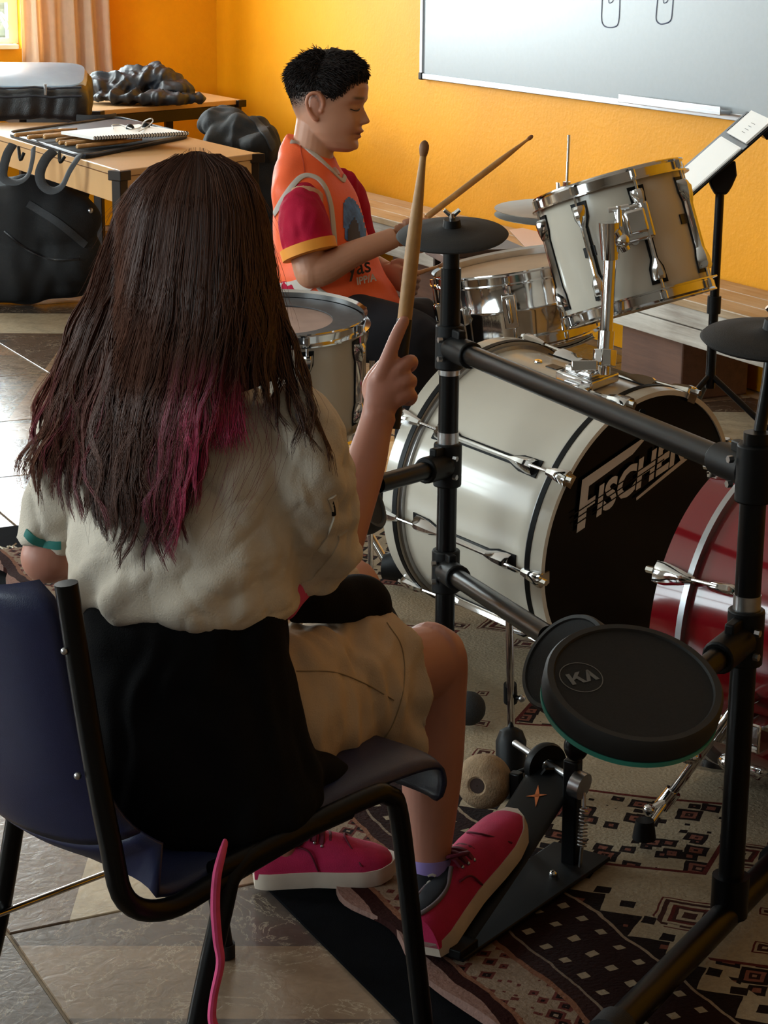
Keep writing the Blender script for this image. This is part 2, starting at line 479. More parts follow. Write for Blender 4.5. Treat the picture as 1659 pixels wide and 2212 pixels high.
for i in range(-5, 5):
    for j in range(-9, 6):
        cx, cy = TX0+TS*(i+.5), TY0+TS*(j+.5)
        if cx-TS/2 < XR-.2 and cy-TS/2 < YB-.2:
            t = bpy.data.objects.new('tile', tile_me); COL.objects.link(t); t.parent = fl
            t.location = (cx-fl.location[0], cy-fl.location[1], -fl.location[2])
# --- walls, ceiling
def wall_x(name, x0, x1, y0, y1, holes, m):
    """wall in the plane x = const with rectangular holes (ya, yb, za, zb)."""
    mb = MB(); y = y0
    bx = lambda a, b, c, d: mb.box(((x0+x1)/2, (a+b)/2, (c+d)/2), (x1-x0, b-a, d-c))
    for a, b, c, d in holes:
        bx(y, a, 0, ZC); bx(a, b, 0, c); bx(a, b, d, ZC); y = b
    bx(y, y1, 0, ZC)
    return struct(name, mb, m)
WB = (1.15, 3.12, .91, 2.30)            # window in wall_back: x0, x1, z0, z1
mbw = MB()
for a, b, c, d in ((XL, WB[0], 0, ZC), (WB[1], XR+.15, 0, ZC), (WB[0], WB[1], 0, WB[2]), (WB[0], WB[1], WB[3], ZC)):
    mbw.box(((a+b)/2, YB+.075, (c+d)/2), (b-a, .15, d-c))
struct('wall_back', mbw, M['wall'])
struct('wall_right', MB().box((XR+.075, (YF+YB)/2, ZC/2), (.15, YB-YF, ZC)), M['wall'])
WLH = [(1.45, 3.75, .91, 2.30), (5.15, 7.45, .91, 2.30)]
M['wall_pale'] = mat('pale_wall_paint', 0x9A948A, .7, noise_s=3, noise_a=.04)
wall_x('wall_left', XL-.15, XL, YF, YB, WLH, M['wall_pale'])
struct('wall_front', MB().box(((XL+XR)/2, YF-.075, ZC/2), (XR-XL+.3, .15, ZC)), M['wall_pale'])
struct('ceiling', MB().box(((XL+XR)/2, (YF+YB)/2, ZC+.05), (XR-XL+.3, YB-YF+.3, .1)), M['ceiling'])
# --- windows: frames with mullions, panes and a sill
def window(name, org, ax, w, h, nrm, cols, rows):
    mb = MB(); R = [ax, nrm, V(0, 0, 1)]
    for k in range(cols+1): mb.box(org+ax*(w*k/cols)+V(0, 0, h/2), (.05, .05, h), R)
    for k in range(rows+1): mb.box(org+ax*w/2+V(0, 0, h*k/rows), (w, .045, .05), R)
    o = struct(name, mb, M['frame_w'])
    for i in range(cols):
        for j in range(rows):
            obj('pane', MB().box(org+ax*(w*(i+.5)/cols)+V(0, 0, h*(j+.5)/rows), (w/cols-.05, .005, h/rows-.05), R), M['glass'], o, smooth=False)
    obj('window_sill', MB().box(org+ax*w/2-nrm*.05+V(0, 0, -.014), (w-.01, .16, .022), R), M['frame_w'], o, smooth=False, bevel=.003)
    return o
w1 = window('window_1', V(WB[0]+.025, YB+.09, WB[2]+.025), V(1, 0, 0), WB[1]-WB[0]-.05, WB[3]-WB[2]-.05, V(0, 1, 0), 4, 6)
hp = [P(2, 28, 10.42), P(12, 40, 10.36), P(18, 58, 10.34), P(14, 62, 10.34), P(6, 45, 10.38), P(0, 36, 10.40)]
obj('window_latch', MB().tube(hp, .006, 8, sm=4), M['frame_w'], w1)
for k, (a, b, c, d) in enumerate(WLH):
    window('window_%d' % (k+2), V(XL-.09, a+.025, c+.025), V(0, 1, 0), b-a-.05, d-c-.05, V(-1, 0, 0), 4, 3)
# --- neighbouring boarded wall and yard outside the window
M['siding'] = mat('pale_green_boards', 0xB9CDBB, .7, noise_s=6, noise_a=.1)
yard = struct('ground', MB().box((1.5, 12.2, -.1), (9, 3.6, .1)), M['grout'])
nb = struct('wall_exterior', MB().box((1.5, 13.9, 1.3), (9, .1, 2.9)), M['siding'])
for k in range(14):
    obj('board', MB().box((1.5, 13.83, .1+k*.2), (9, .03, .175)), M['siding'], nb, smooth=False)
# --- curtain beside the window, hanging in folds
cm = MB(); rings = []
NX = 72
for j in range(25):
    z = .56+(2.38-.56)*j/24
    row = []
    for k in range(NX+1):
        u = k/NX
        wv = 1.0-.10*(j/24)
        x = 3.075+u*.495*wv+.012*math.sin(3*u+z*1.5)
        y = YB-.115+.04*math.sin(u*30+.5*math.sin(z*2))*(.75+.25*math.sin(u*11))+.01*math.sin(z*5+u*9)
        row.append(V(x, y, z))
    rings.append(row)
cm.loft(rings, cap=False, closed=False)
cu = obj('curtain', cm, M['curtain'], norm=False)
sl = cu.modifiers.new('cloth', 'SOLIDIFY'); sl.thickness = .003
tag(cu, 'beige curtain hanging in folds beside the bright window', 'curtain')
rod = thing('curtain_rod', 'thin metal rod that carries the curtain above the window', 'curtain rod', (2.1, YB-.1, 2.4))
obj('rod', MB().tube([(.9, YB-.115, 2.4), (3.72, YB-.115, 2.4)], .012, 12), M['steel'], rod)
for x in (.95, 3.68): obj('bracket', MB().box((x, YB-.06, 2.4), (.02, .12, .03)), M['steel'], rod)

# ================================================================= whiteboard on wall_right
wy0, wy1, wz0, wz1 = 4.35, 7.935, .896, 2.12
wbx = XR-.012
wb = thing('whiteboard', 'large grey-white whiteboard in an aluminium frame on the yellow wall', 'whiteboard', (wbx, (wy0+wy1)/2, wz0))
M['board'] = mat('whiteboard_enamel', 0xA3A8AC, .36, noise_s=60, noise_a=.02, spec=.4)
obj('panel', MB().box((wbx, (wy0+wy1)/2, (wz0+wz1)/2), (.014, wy1-wy0-.02, wz1-wz0-.02)), M['board'], wb, smooth=False)
for a, b in (((wbx-.004, wy0, wz0), (wbx-.004, wy1, wz0)), ((wbx-.004, wy0, wz1), (wbx-.004, wy1, wz1))):
    obj('frame_rail', MB().bar(a, b, .022, .024), M['alu'], wb, smooth=False, bevel=.003)
for yy in (wy0, wy1):
    obj('frame_rail', MB().box((wbx-.004, yy, (wz0+wz1)/2), (.022, .024, wz1-wz0)), M['alu'], wb, smooth=False, bevel=.003)
obj('corner_cap', MB().box((wbx-.006, wy1, wz0), (.026, .03, .03)), M['black_plastic'], wb, bevel=.004)
obj('pen_tray', MB().box((wbx-.03, 6.02, wz0+.012), (.05, .62, .014)).box((wbx-.052, 6.02, wz0+.022), (.005, .62, .022)), M['alu'], wb, smooth=False, bevel=.002)
def onX(px, py, x):
    r = _F+_R*((px-829.5)/FPX)-_U*((py-1106.0)/FPX)
    return CAM+r*(x/r[0])
for stroke in ([(1302, -40), (1300, 10), (1299, 40), (1303, 54), (1313, 59), (1327, 58), (1335, 50), (1338, 20), (1339, -40)],
               [(1424, -40), (1418, 20), (1417, 42), (1424, 51), (1435, 51), (1448, 44), (1452, 20), (1456, -40)]):
    obj('marker_line', MB().tube([onX(a, b, wbx-.0085) for a, b in stroke], .0022, 6, sm=4, flat=.4), M['marker'], wb)
for x0 in (1318, 1436):
    obj('marker_letter', MB().tube([onX(a, b, wbx-.0085) for a, b in ((x0-4, -10), (x0-3, 6), (x0+4, 4), (x0+7, -4), (x0+3, -10))], .0016, 6, sm=3, flat=.4), M['marker'], wb)

# ================================================================= long wooden bench against wall_right
def plank_mat(name, c1, c2, rough=.6):
    m = mat(name, c1, rough); n = NT(m)
    g = n.node('ShaderNodeNewGeometry'); x, y, z = n.xyz(g.outputs['Position'])
    v = n.vec(n.math('MULTIPLY', x, 40.0), n.math('MULTIPLY', y, 2.4), n.math('MULTIPLY', z, 40.0))
    a = n.tex('Noise', v, 1.0, Detail=8.0, Roughness=.7)
    b_ = n.tex('Noise', g.outputs['Position'], 3.0, Detail=4.0)
    f = n.math('SMOOTH_MIN', 1.0, n.math('MAXIMUM', 0.0, n.math('ADD', n.math('MULTIPLY', n.math('SUBTRACT', a.outputs['Fac'], .5), 3.0), n.math('ADD', n.math('MULTIPLY', n.math('SUBTRACT', b_.outputs['Fac'], .5), 2.5), .5))), .1)
    n.put(n.b.inputs['Base Color'], n.mix(f, lin(c1), lin(c2)))
    n.bump(a.outputs['Fac'], .3, .003)
    return m
M['bench_top'] = plank_mat('worn_bench_top', 0xA4835E, 0xC0A88C, .45)
M['bench_front'] = plank_mat('whitewashed_boards', 0x9A8E82, 0xC9C2B8, .65)
M['bench_leg'] = plank_mat('brown_block', 0x54392E, 0x6B4A3A, .6)
by0, by1 = 2.6, 8.95
bn = thing('wooden_bench', 'long low bench of worn planks with whitewashed front along the yellow wall', 'bench', (4.0, (by0+by1)/2, 0))
for k in range(3):
    obj('top_plank', MB().box((3.862+.117*k, (by0+by1)/2, .336), (.1135, by1-by0, .028)), M['bench_top'], bn, smooth=False, bevel=.004)
for k in range(2):
    obj('front_board', MB().box((3.822, (by0+by1)/2, .293-.062*k), (.022, by1-by0, .0585)), M['bench_front'], bn, smooth=False, bevel=.003)
for y in (3.6, 5.66, 7.4, 8.7):
    obj('support_block', MB().box((3.975, y, .13), (.27, .36, .26)), M['bench_leg'], bn, smooth=False, bevel=.006)

# ================================================================= rubber mat and patterned rug
M['mat'] = mat('blue_black_mat', 0x08090C, 1.0, noise_s=40, noise_a=.3, bump=.3, bump_s=400, spec=.05)
mt = obj('floor_mat', MB().box((2.13, 3.0, .003), (1.90, 3.86, .005)), M['mat'], smooth=False)
tag(mt, 'thin blue-black mat lying under the patterned rug, its edge showing', 'mat')
RX0, RX1, RY0, RY1 = 1.275, 3.02, 1.3, 4.68
def rug_mat():
    m = mat('patterned_rug', 0xA08E76, .95, spec=.1); n = NT(m)
    g = n.node('ShaderNodeNewGeometry'); pos = g.outputs['Position']; x, y, z = n.xyz(pos)
    nz = n.tex('Noise', pos, 9.0, Detail=3.0); fz = n.tex('Noise', pos, 160.0, Detail=3.0)
    wob = n.math('MULTIPLY', n.math('SUBTRACT', nz.outputs['Fac'], .5), .035)
    d = n.math('ADD', n.math('SUBTRACT', x, RX0), wob)
    yy = n.math('ADD', y, wob)
    beige, brown, red, dark = lin(0xA09078), lin(0x3E211B), lin(0x56201B), lin(0x1C100D)
    gt = lambda a, b: n.math('GREATER_THAN', a, b)
    band = lambda v, a, b: n.math('MULTIPLY', gt(v, a), n.math('LESS_THAN', v, b))
    pp = lambda v, s: n.math('PINGPONG', v, s)
    # field: diamond lattice of dark bands filled with stepped flowers
    u = pp(n.math('SUBTRACT', x, 1.82), .60); v = pp(n.math('SUBTRACT', y, 2.66), .52)
    md = n.math('ADD', u, n.math('MULTIPLY', v, 1.15))
    vo = n.tex('Voronoi', n.vec(x, yy, 0.0), 21.0, distance='MANHATTAN', Randomness=.85)
    vo2 = n.tex('Voronoi', n.vec(x, yy, 0.0), 6.6, distance='MANHATTAN', Randomness=.7)
    d1, d2 = vo.outputs['Distance'], vo2.outputs['Distance']
    motif = n.math('MAXIMUM', n.math('LESS_THAN', d2, .10), n.math('MAXIMUM', band(d2, .17, .22), n.math('MULTIPLY', band(d2, .33, .40), gt(d1, .32))))
    motif2 = n.math('MAXIMUM', band(d2, .22, .27), band(d2, .44, .47))
    hexa = n.tex('Noise', pos, 2.3, Detail=1.0); keep = gt(hexa.outputs['Fac'], .44)
    motif = n.math('MULTIPLY', motif, keep); motif2 = n.math('MULTIPLY', motif2, keep)
    col = n.mix(n.math('MULTIPLY', motif, band(md, .26, .60)), beige, brown)
    col = n.mix(n.math('MULTIPLY', motif2, band(md, .24, .62)), col, red)
    inb = n.math('MAXIMUM', n.math('LESS_THAN', md, .22), gt(md, .66))
    fl_ = n.mix(gt(d1, .30), n.mix(gt(d1, .14), lin(0x8C6A58), lin(0x2A1410)), n.mix(gt(d1, .50), lin(0x7A4A3C), dark))
    col = n.mix(inb, col, n.mix(gt(d1, .74), fl_, beige))
    col = n.mix(n.math('MAXIMUM', band(md, .215, .228), band(md, .652, .664)), col, red)
    # border bands seen from the long edge
    zig = pp(n.math('ADD', y, 0.0), .045)
    col = n.mix(n.math('LESS_THAN', d, .385), col, n.mix(gt(n.math('ADD', zig, .322), d), beige, n.mix(gt(d1, .30), lin(0x6E4032), dark)))
    cross = n.math('LESS_THAN', n.math('ADD', n.math('ABSOLUTE', n.math('SUBTRACT', d, .372)), n.math('ABSOLUTE', n.math('SUBTRACT', pp(y, .06), .03))), .016)
    col = n.mix(cross, col, dark)
    col = n.mix(n.math('LESS_THAN', d, .318), col, lin(0x8E7A66))
    dotx = n.math('ABSOLUTE', n.math('SUBTRACT', pp(n.math('SUBTRACT', d, .168), .047), .0235))
    doty = n.math('ABSOLUTE', n.math('SUBTRACT', pp(yy, .052), .026))
    dots = n.math('LESS_THAN', n.math('MAXIMUM', dotx, doty), .0075)
    col = n.mix(n.math('LESS_THAN', d, .312), col, n.mix(dots, lin(0x24100C), lin(0x9A8C76)))
    col = n.mix(n.math('LESS_THAN', d, .168), col, lin(0x7A6A5C))
    col = n.mix(n.math('LESS_THAN', d, .163), col, lin(0x2E1814))
    st = n.tex('Voronoi', n.vec(d, yy, 0.0), 34.0, distance='MANHATTAN', Randomness=.6)
    bcol = n.mix(gt(st.outputs['Distance'], .66), n.mix(gt(st.outputs['Distance'], .44), n.mix(gt(st.outputs['Distance'], .20), lin(0x8A7664), lin(0x1C0E0C)), lin(0x5E2E28)), lin(0x8A7664))
    col = n.mix(n.math('LESS_THAN', d, .135), col, lin(0x7C5440)); col = n.mix(n.math('LESS_THAN', d, .125), col, bcol)
    col = n.mix(n.math('LESS_THAN', d, .045), col, lin(0x7C5440)); col = n.mix(n.math('LESS_THAN', d, .036), col, lin(0x2C120F))
    col = n.mix(n.math('LESS_THAN', d, .012), col, lin(0x8A6A60))
    k = n.math('ADD', .60, n.math('MULTIPLY', fz.outputs['Fac'], .52))
    n.put(n.b.inputs['Base Color'], n.mix(1.0, col, n.vec(k, k, k), 'MULTIPLY'))
    n.bump(fz.outputs['Fac'], .5, .004)
    n.b.inputs['Sheen Weight'].default_value = .0
    return m
M['rug'] = rug_mat()
rb = MB(); NXr, NYr = 90, 170
top = []; bot = []
for j in range(NYr+1):
    rt, rl = [], []
    for i in range(NXr+1):
        x = RX0+(RX1-RX0)*i/NXr; y = RY0+(RY1-RY0)*j/NYr
        e = math.exp(-(i/NXr)*9)
        x += e*.014*math.sin(y*21+1.3*math.sin(y*7))
        p = np.array([[x, y, 0]])
        w = float(.5+.5*noise(p, 3.1, 1)[0])*.006+e*.003*(1+math.sin(y*26))
        rt.append(V(x, y, .012+w)); rl.append(V(x, y, .006))
    top.append(rt); bot.append(rl)
rb.loft(top, cap=False, closed=False); o_ = len(rb.v); rb.loft(bot, cap=False, closed=False)
m1 = NXr+1
for j in range(NYr):
    for i in (0, NXr): rb.f.append((j*m1+i, (j+1)*m1+i, o_+(j+1)*m1+i, o_+j*m1+i))
for i in range(NXr):
    for j in (0, NYr): rb.f.append((j*m1+i, j*m1+i+1, o_+j*m1+i+1, o_+j*m1+i))
rug = obj('rug', rb, M['rug'])
tag(rug, 'beige rug with dark brown and red woven motifs under both drum sets', 'rug')
fr = MB()
for k in range(260):
    x = RX0+(RX1-RX0)*(k+random.random())/260
    pts = [V(x, RY1-.005, .014)]
    a = random.uniform(-.5, .5)
    for t in (1, 2, 3): pts.append(pts[-1]+V(.012*math.sin(a*t*2), .017, 0)+V(random.uniform(-.006, .006), random.uniform(-.004, .004), random.uniform(-.002, .003)))
    for p in pts: p[2] = max(p[2], .009)
    fr.tube(pts, .0026, 4)
fo = obj('fringe', fr, mat('rug_fringe', 0xB8AC98, .9), rug); fo['kind'] = 'stuff'
# ================================================================= drum hardware builders
def lug_mb(c, ax, out, L, w=.030, h=.018, mid=.010):
    """Double-ended drum lug: flared ends joined by a narrow tube; c on the shell, ax along it, out away from it."""
    ax, out = unit(ax), unit(out); sd = np.cross(ax, out); rings = []
    for t, ww, hh in ((-.5, .95, .75), (-.46, 1, 1), (-.36, .8, .95), (-.29, .45, .8), (-.26, .34, .7), (.26, .34, .7), (.29, .45, .8), (.36, .8, .95), (.46, 1, 1), (.5, .95, .75)):
        a = max(w*ww/2, mid*.5); b = h*hh
        rings.append([c+ax*L*t+sd*x*a+out*y*b for x, y in ((-1, 0), (-.8, .55), (-.3, 1), (.3, 1), (.8, .55), (1, 0))])
    return MB().loft(rings)
def gasket_mb(c, ax, out, L, w):
    ax, out = unit(ax), unit(out); sd = np.cross(ax, out); rings = []
    for t, ww in ((-.515, 1.15), (-.35, 1.05), (-.26, .55), (.26, .55), (.35, 1.05), (.515, 1.15)):
        rings.append([c+ax*L*t+sd*w*ww*.5*s+out*hh for s, hh in ((-1, 0), (-1, .0022), (1, .0022), (1, 0))])
    return MB().loft(rings)
def hoop_mb(c, n, R, side, k=72):
    """Triple-flanged metal hoop; side = +1 top edge points along n."""
    s = side
    prof = [(R+.001, -.004*s), (R+.001, .012*s), (R+.007, .017*s), (R+.0075, .0145*s), (R+.0035, .010*s), (R+.0035, -.006*s), (R+.014, -.0075*s), (R+.014, -.0105*s), (R+.001, -.010*s)]
    return MB().lathe(prof, c, n, k, ring=True)
def tom(t, c, n, R, L, nl, a0, shell, head, double=True, rods=True, bottom=True):
    """Parts of a wooden tom: c = centre of the top edge, n = axis (up), L = shell length."""
    n_, e1, e2 = frame_of(n)
    obj('shell', MB().lathe([(R-.008, .0), (R, 0), (R, -L), (R-.008, -L)], c, n, 72, ring=True), shell, t, ang=50)
    obj('hoop', hoop_mb(c+n_*.006, n, R, 1), M['chrome'], t)
    obj('drum_head', MB().disc(c+n_*.003, n, R+.001, 56), head, t)
    if bottom:
        obj('hoop', hoop_mb(c-n_*(L+.006), n, R, -1), M['chrome'], t)
        obj('drum_head', MB().disc(c-n_*(L+.003), -n_, R+.001, 56), M['white'], t)
    for k in range(nl):
        a = a0+2*math.pi*k/nl; d = e1*math.cos(a)+e2*math.sin(a)
        g = obj('lug_gasket', gasket_mb(c+d*(R+.0005)-n_*L/2, n_, d, L*.84, .030), M['black_plastic'], t, smooth=False)
        obj('lug', lug_mb(c+d*(R+.002)-n_*L/2, n_, d, L*.80), M['chrome'], t)
        for s, q in ((1, c+n_*.006), (-1, c-n_*(L+.006))):
            if s < 0 and not bottom: continue
            rod_ = MB().tube([q+d*(R+.010)-n_*s*.03, q+d*(R+.010)+n_*s*.010], .003, 8).tube([q+d*(R+.010)-n_*s*.004, q+d*(R+.010)+n_*s*.011], .0058, 6)
            obj('tension_rod', rod_, M['chrome'], t)

# ================================================================= white bass drum (its head faces the camera side)
BC = V(2.231, 3.30, .32); _by, _bp = .301, -.1
BN = V(math.sin(_by)*math.cos(_bp), -math.cos(_by)*math.cos(_bp), math.sin(_bp)); BR = .29
BUP = unit(V(0, 0, 1)-BN*BN[2]); BSD = np.cross(BN, BUP)          # angle from the top towards the camera
bd = thing('bass_drum', 'white bass drum with black front head lettered in silver', 'drum', (BC[0], BC[1], .0))
BL = .44
obj('shell', MB().lathe([(BR-.022, -.03), (BR-.014, -.03), (BR-.014, -BL+.03), (BR-.022, -BL+.03)], BC, BN, 96, ring=True), M['drum_white'], bd, ang=50)
for nm, h0, h1, lab in (('front', -.042, .0, None), ('rear', -BL, -BL+.042, None)):
    hp_ = obj('hoop', MB().lathe([(BR-.010, h0), (BR, h0), (BR+.001, (h0+h1)/2), (BR, h1), (BR-.010, h1)], BC, BN, 96, ring=True), M['drum_white'], bd, ang=50)
    q = h0+.006 if nm == 'front' else h1-.006
    obj('hoop_stripe', MB().lathe([(BR+.0002, q-.006), (BR+.0022, q-.006), (BR+.0022, q+.006), (BR+.0002, q+.006)], BC, BN, 96, ring=True), M['black_plastic'], hp_)
    obj('counter_rim', MB().lathe([(BR-.016, h0-.008 if nm == 'front' else h1-.004), (BR-.006, h0-.008 if nm == 'front' else h1-.004), (BR-.006, h0+.004 if nm == 'front' else h1+.008), (BR-.016, h0+.004 if nm == 'front' else h1+.008)], BC, BN, 96, ring=True), M['steel'], bd)
obj('front_head', MB().disc(BC-BN*.004, BN, BR-.009, 96), M['head_black'], bd, label='black front head')
obj('rear_head', MB().disc(BC-BN*(BL-.004), -BN, BR-.009, 96), M['head_coat'], bd)
for k in range(9):
    a = math.radians(-22+40*k); d = BUP*math.cos(a)+BSD*math.sin(a)
    mid = BC-BN*BL/2
    obj('lug_gasket', gasket_mb(mid+d*(BR-.0135), BN, d, .275, .032), M['black_plastic'], bd, smooth=False)
    obj('lug', lug_mb(mid+d*(BR-.012), BN, d, .262, .034, .020, .011), M['chrome'], bd)
    for s, base in ((1, BC), (-1, BC-BN*BL)):
        ed = base+d*(BR+.007)
        inn = mid+d*(BR+.002)+BN*s*.126
        obj('tension_rod', MB().tube([inn, ed+BN*s*.012], .0032, 8).tube([ed+BN*s*.006, ed+BN*s*.020], .0062, 6), M['chrome'], bd)
        sd_ = np.cross(BN, d); rings = []
        for t, w, hh in ((-.046, .007, .007), (-.03, .010, .010), (.0, .0155, .013), (.006, .0155, .011)):
            rings.append([ed+BN*s*t+sd_*w*x+d*(y*hh-.006) for x, y in ((-1, 0), (-1, .7), (-.5, 1.2), (.5, 1.2), (1, .7), (1, 0))])
        obj('claw_hook', MB().loft(rings).box(ed+BN*s*.005-d*.012, (.004, .026, .022), [BN, sd_, d]), M['chrome'], bd)
# vent, badge
vd = BUP*math.cos(math.radians(3))+BSD*math.sin(math.radians(3))
vb = BC-BN*.30+vd*(BR-.0135)
obj('air_vent', MB().lathe([(.003, 0), (.003, .003), (.008, .003), (.009, 0)], vb, vd, 20), M['chrome'], bd)
bg_ = BC-BN*.255+vd*(BR-.0132); obj('badge', MB().box(bg_, (.030, .022, .0022), [BN, np.cross(BN, vd), vd]), M['badge'], bd)
# lettering on the black head: slanted letters with cut lines, over- and underlined
ex = unit(-BSD*1.0); ey = BUP
def hd(u, v): return BC+BN*(.0012)+ex*u+ey*v
th = math.radians(17); e1 = ex*math.cos(th)+ey*math.sin(th); e2 = -ex*math.sin(th)+ey*math.cos(th)
lo = hd(-.195, .045)
tx = text_mb('ISCHER', .082, lo+e1*.050, e1, e2, .0005, shear=.28, bold=.0032, spacing=1.02)
lt = obj('lettering', tx, M['logo'], bd, smooth=False, norm=False)
obj('letter_f', MB().prism([lo+e1*a+e2*b for a, b in ((-.006, -.008), (.018, -.008), (.0285, .030), (.052, .030), (.056, .045), (.0325, .045), (.0405, .074), (.170, .080), (.225, .100), (.024, .096))], BN*.0004), M['logo'], bd, smooth=False)
obj('letter_rule', MB().prism([lo+e1*a+e2*b for a, b in ((.17, -.026), (.33, -.012), (.318, -.003), (.17, -.020))], BN*.0004), M['logo'], bd, smooth=False)
cl = MB()
for q in (.012, .024, .036): cl.box(lo+e1*.125+e2*q+BN*.0009, (.27, .0026, .0006), [e1, e2, BN])
obj('letter_cut', cl, M['head_black'], lt, smooth=False)
# tom holder on top: base plate, post
ha = math.radians(6); hdv = BUP*math.cos(ha)+BSD*math.sin(ha)
hb = BC-BN*.155+hdv*(BR-.013)
obj('mount_base', MB().box(hb+hdv*.010, (.095, .085, .02), [BN, np.cross(BN, hdv), hdv]).box(hb+hdv*.026, (.07, .06, .014), [BN, np.cross(BN, hdv), hdv]), M['chrome'], bd, bevel=.004)
pb = hb+hdv*.03
ptop = P(1321, 515, 4.02); pbm = P(1306, 775, 4.045)
obj('mount_post', MB().tube([pbm-V(0, 0, .03), pbm, ptop], .0125, 20).tube([P(1310, 715, 4.04), P(1306, 772, 4.045)], .016, 20), M['chrome'], bd)
obj('mount_collar', MB().tube([P(1307, 755, 4.045), P(1305, 792, 4.045)], .024, 8).box(P(1262, 790, 4.02), (.05, .02, .02), [_R, _F, _U]).tube([P(1240, 800, 4.02), P(1262, 790, 4.02)], .008, 10), M['chrome'], bd, bevel=.002)
# spurs: legs with rubber feet
for sgn in (-1,):
    a = math.radians(118*sgn); d = BUP*math.cos(a)+BSD*math.sin(a)
    q = BC-BN*.12+d*(BR-.012); ft = V(q[0], q[1], 0)+BN*.12+d*V(1, 1, 0)*.10; ft[2] = .034
    sp = obj('spur', MB().tube([q, q+d*.03, ft], .007, 12).box(q+d*.008, (.05, .03, .018), [BN, np.cross(BN, d), d]), M['chrome'], bd)
    obj('rubber_foot', MB().tube([ft+unit(q-ft)*.03, ft], [.011, .013], 12), M['rubber'], sp)

# ================================================================= rack tom above the bass drum
TCp = P(1318, 412, 4.21)
tn = unit(_U*.958 - _R*.263 + (-_F)*.045)
rt_ = thing('rack_tom', 'white rack tom tilted over the bass drum with chrome lugs and hoops', 'drum', P(1380, 690, 4.21))
tom(rt_, TCp, tn, .1505, .228, 8, 0.10, M['drum_white'], M['white'])
n_, te1, te2 = frame_of(tn)
tr = unit(np.cross(np.cross(tn, -_F), tn))     # direction on the shell that faces the camera
ts_ = np.cross(tn, tr)
for s, hh, w in ((-1, .115, .026), (1, .10, .03)):
    for ang in (.62,):
        d = tr*math.cos(ang)+ts_*s*math.sin(ang)
        if s > 0: d = tr*math.cos(.86)+ts_*math.sin(.86)
        obj('badge', MB().box(TCp+d*.1513-tn*hh, (w, .020, .003), [np.cross(tn, d), tn, d]), M['badge'], rt_)
obj('air_vent', MB().lathe([(.003, 0), (.003, .003), (.008, .003), (.009, 0)], TCp+tr*.1505-tn*.12, tr, 18), M['chrome'], rt_)
br = MB()
bq = TCp+unit(tr+ts_*.05)*.155-tn*.085
br.box(bq, (.07, .075, .012), [np.cross(tn, tr), tn, tr]).box(bq+tr*.018, (.042, .05, .03), [np.cross(tn, tr), tn, tr])
obj('mount_bracket', br, M['chrome'], rt_, bevel=.006)
obj('mount_clamp', MB().tube([P(1316, 480, 4.0), P(1318, 560, 4.02)], [.021, .0175], 14).tube([P(1330, 500, 3.995), P(1352, 540, 4.01)], .010, 10).ball(P(1345, 520, 4.0), .014), M['chrome'], rt_)
obj('wing_bolt', MB().tube([P(1336, 446, 4.0), P(1338, 490, 4.0)], .006, 10).tube([P(1314, 455, 4.0), P(1358, 446, 4.0)], .0055, 8), M['chrome'], rt_)
# ================================================================= white floor tom between the two players
FTc = P(604, 696, 4.33); fn = unit(V(0, 0, 1)+.10*(-_F))
ft_ = thing('floor_tom', 'white floor tom with worn head and grey mute ring beside the boy', 'drum', (FTc[0], FTc[1], 0))
tom(ft_, FTc, fn, .178, .212, 8, .35, M['drum_white'], M['head_clear'])
obj('mute_ring', MB().lathe([(.112, .0045), (.112, .0065), (.176, .0065), (.176, .0045)], FTc, fn, 64, ring=True), M['mute'], ft_)
for k, a in enumerate((.0, 2.1, 4.2)):
    d = CG(math.cos(a), math.sin(a)*.9, 0); q = V(FTc[0], FTc[1], 0)+d*.195
    top_ = q+V(0, 0, FTc[2]-.08); lg = obj('leg', MB().tube([top_, q+V(0, 0, .13), q+d*.012+V(0, 0, .09), q+d*.045+V(0, 0, .035)], .006, 10, sm=3), M['chrome'], ft_)
    obj('rubber_foot', MB().tube([q+d*.04+V(0, 0, .045), q+d*.05+V(0, 0, .020)], [.010, .013], 12), M['rubber'], lg)
    obj('leg_bracket', MB().box(V(FTc[0], FTc[1], FTc[2]-.16)+d*.188, (.03, .03, .05), [d, np.cross(V(0, 0, 1), d), V(0, 0, 1)]), M['chrome'], ft_, bevel=.004)

# ================================================================= chrome snare drum on its stand
SNc = P(1112, 583, 4.72); sn = unit(_U*.955-_R*.165+(-_F)*.25)
sd_ = thing('snare_drum', 'chrome snare drum behind the round black pad', 'drum', P(1140, 712, 4.72))
SR = .183
obj('shell', MB().lathe([(SR-.006, 0), (SR, 0), (SR, -.055), (SR+.003, -.06), (SR+.003, -.068), (SR, -.073), (SR, -.13), (SR-.006, -.13)], SNc, sn, 80, ring=True), M['chrome'], sd_, ang=50)
obj('hoop', hoop_mb(SNc+sn*.006, sn, SR, 1), M['chrome'], sd_); obj('hoop', hoop_mb(SNc-sn*.136, sn, SR, -1), M['chrome'], sd_)
obj('drum_head', MB().disc(SNc+sn*.004, sn, SR, 64), M['head_coat'], sd_)
obj('drum_head', MB().disc(SNc-sn*.134, -sn, SR, 64), M['white'], sd_)
_, s1, s2 = frame_of(sn)
for k in range(10):
    a = .25+2*math.pi*k/10; d = s1*math.cos(a)+s2*math.sin(a)
    obj('lug', MB().box(SNc+d*(SR+.008)-sn*.064, (.018, .020, .042), [d, np.cross(sn, d), sn]), M['chrome'], sd_, bevel=.005)
    obj('tension_rod', MB().tube([SNc+d*(SR+.010)-sn*.145, SNc+d*(SR+.010)+sn*.012], .003, 8).tube([SNc+d*(SR+.010)+sn*.002, SNc+d*(SR+.010)+sn*.014], .0055, 6), M['chrome'], sd_)
d = unit(-_F-.2*_R); d = unit(d-sn*(d@sn))
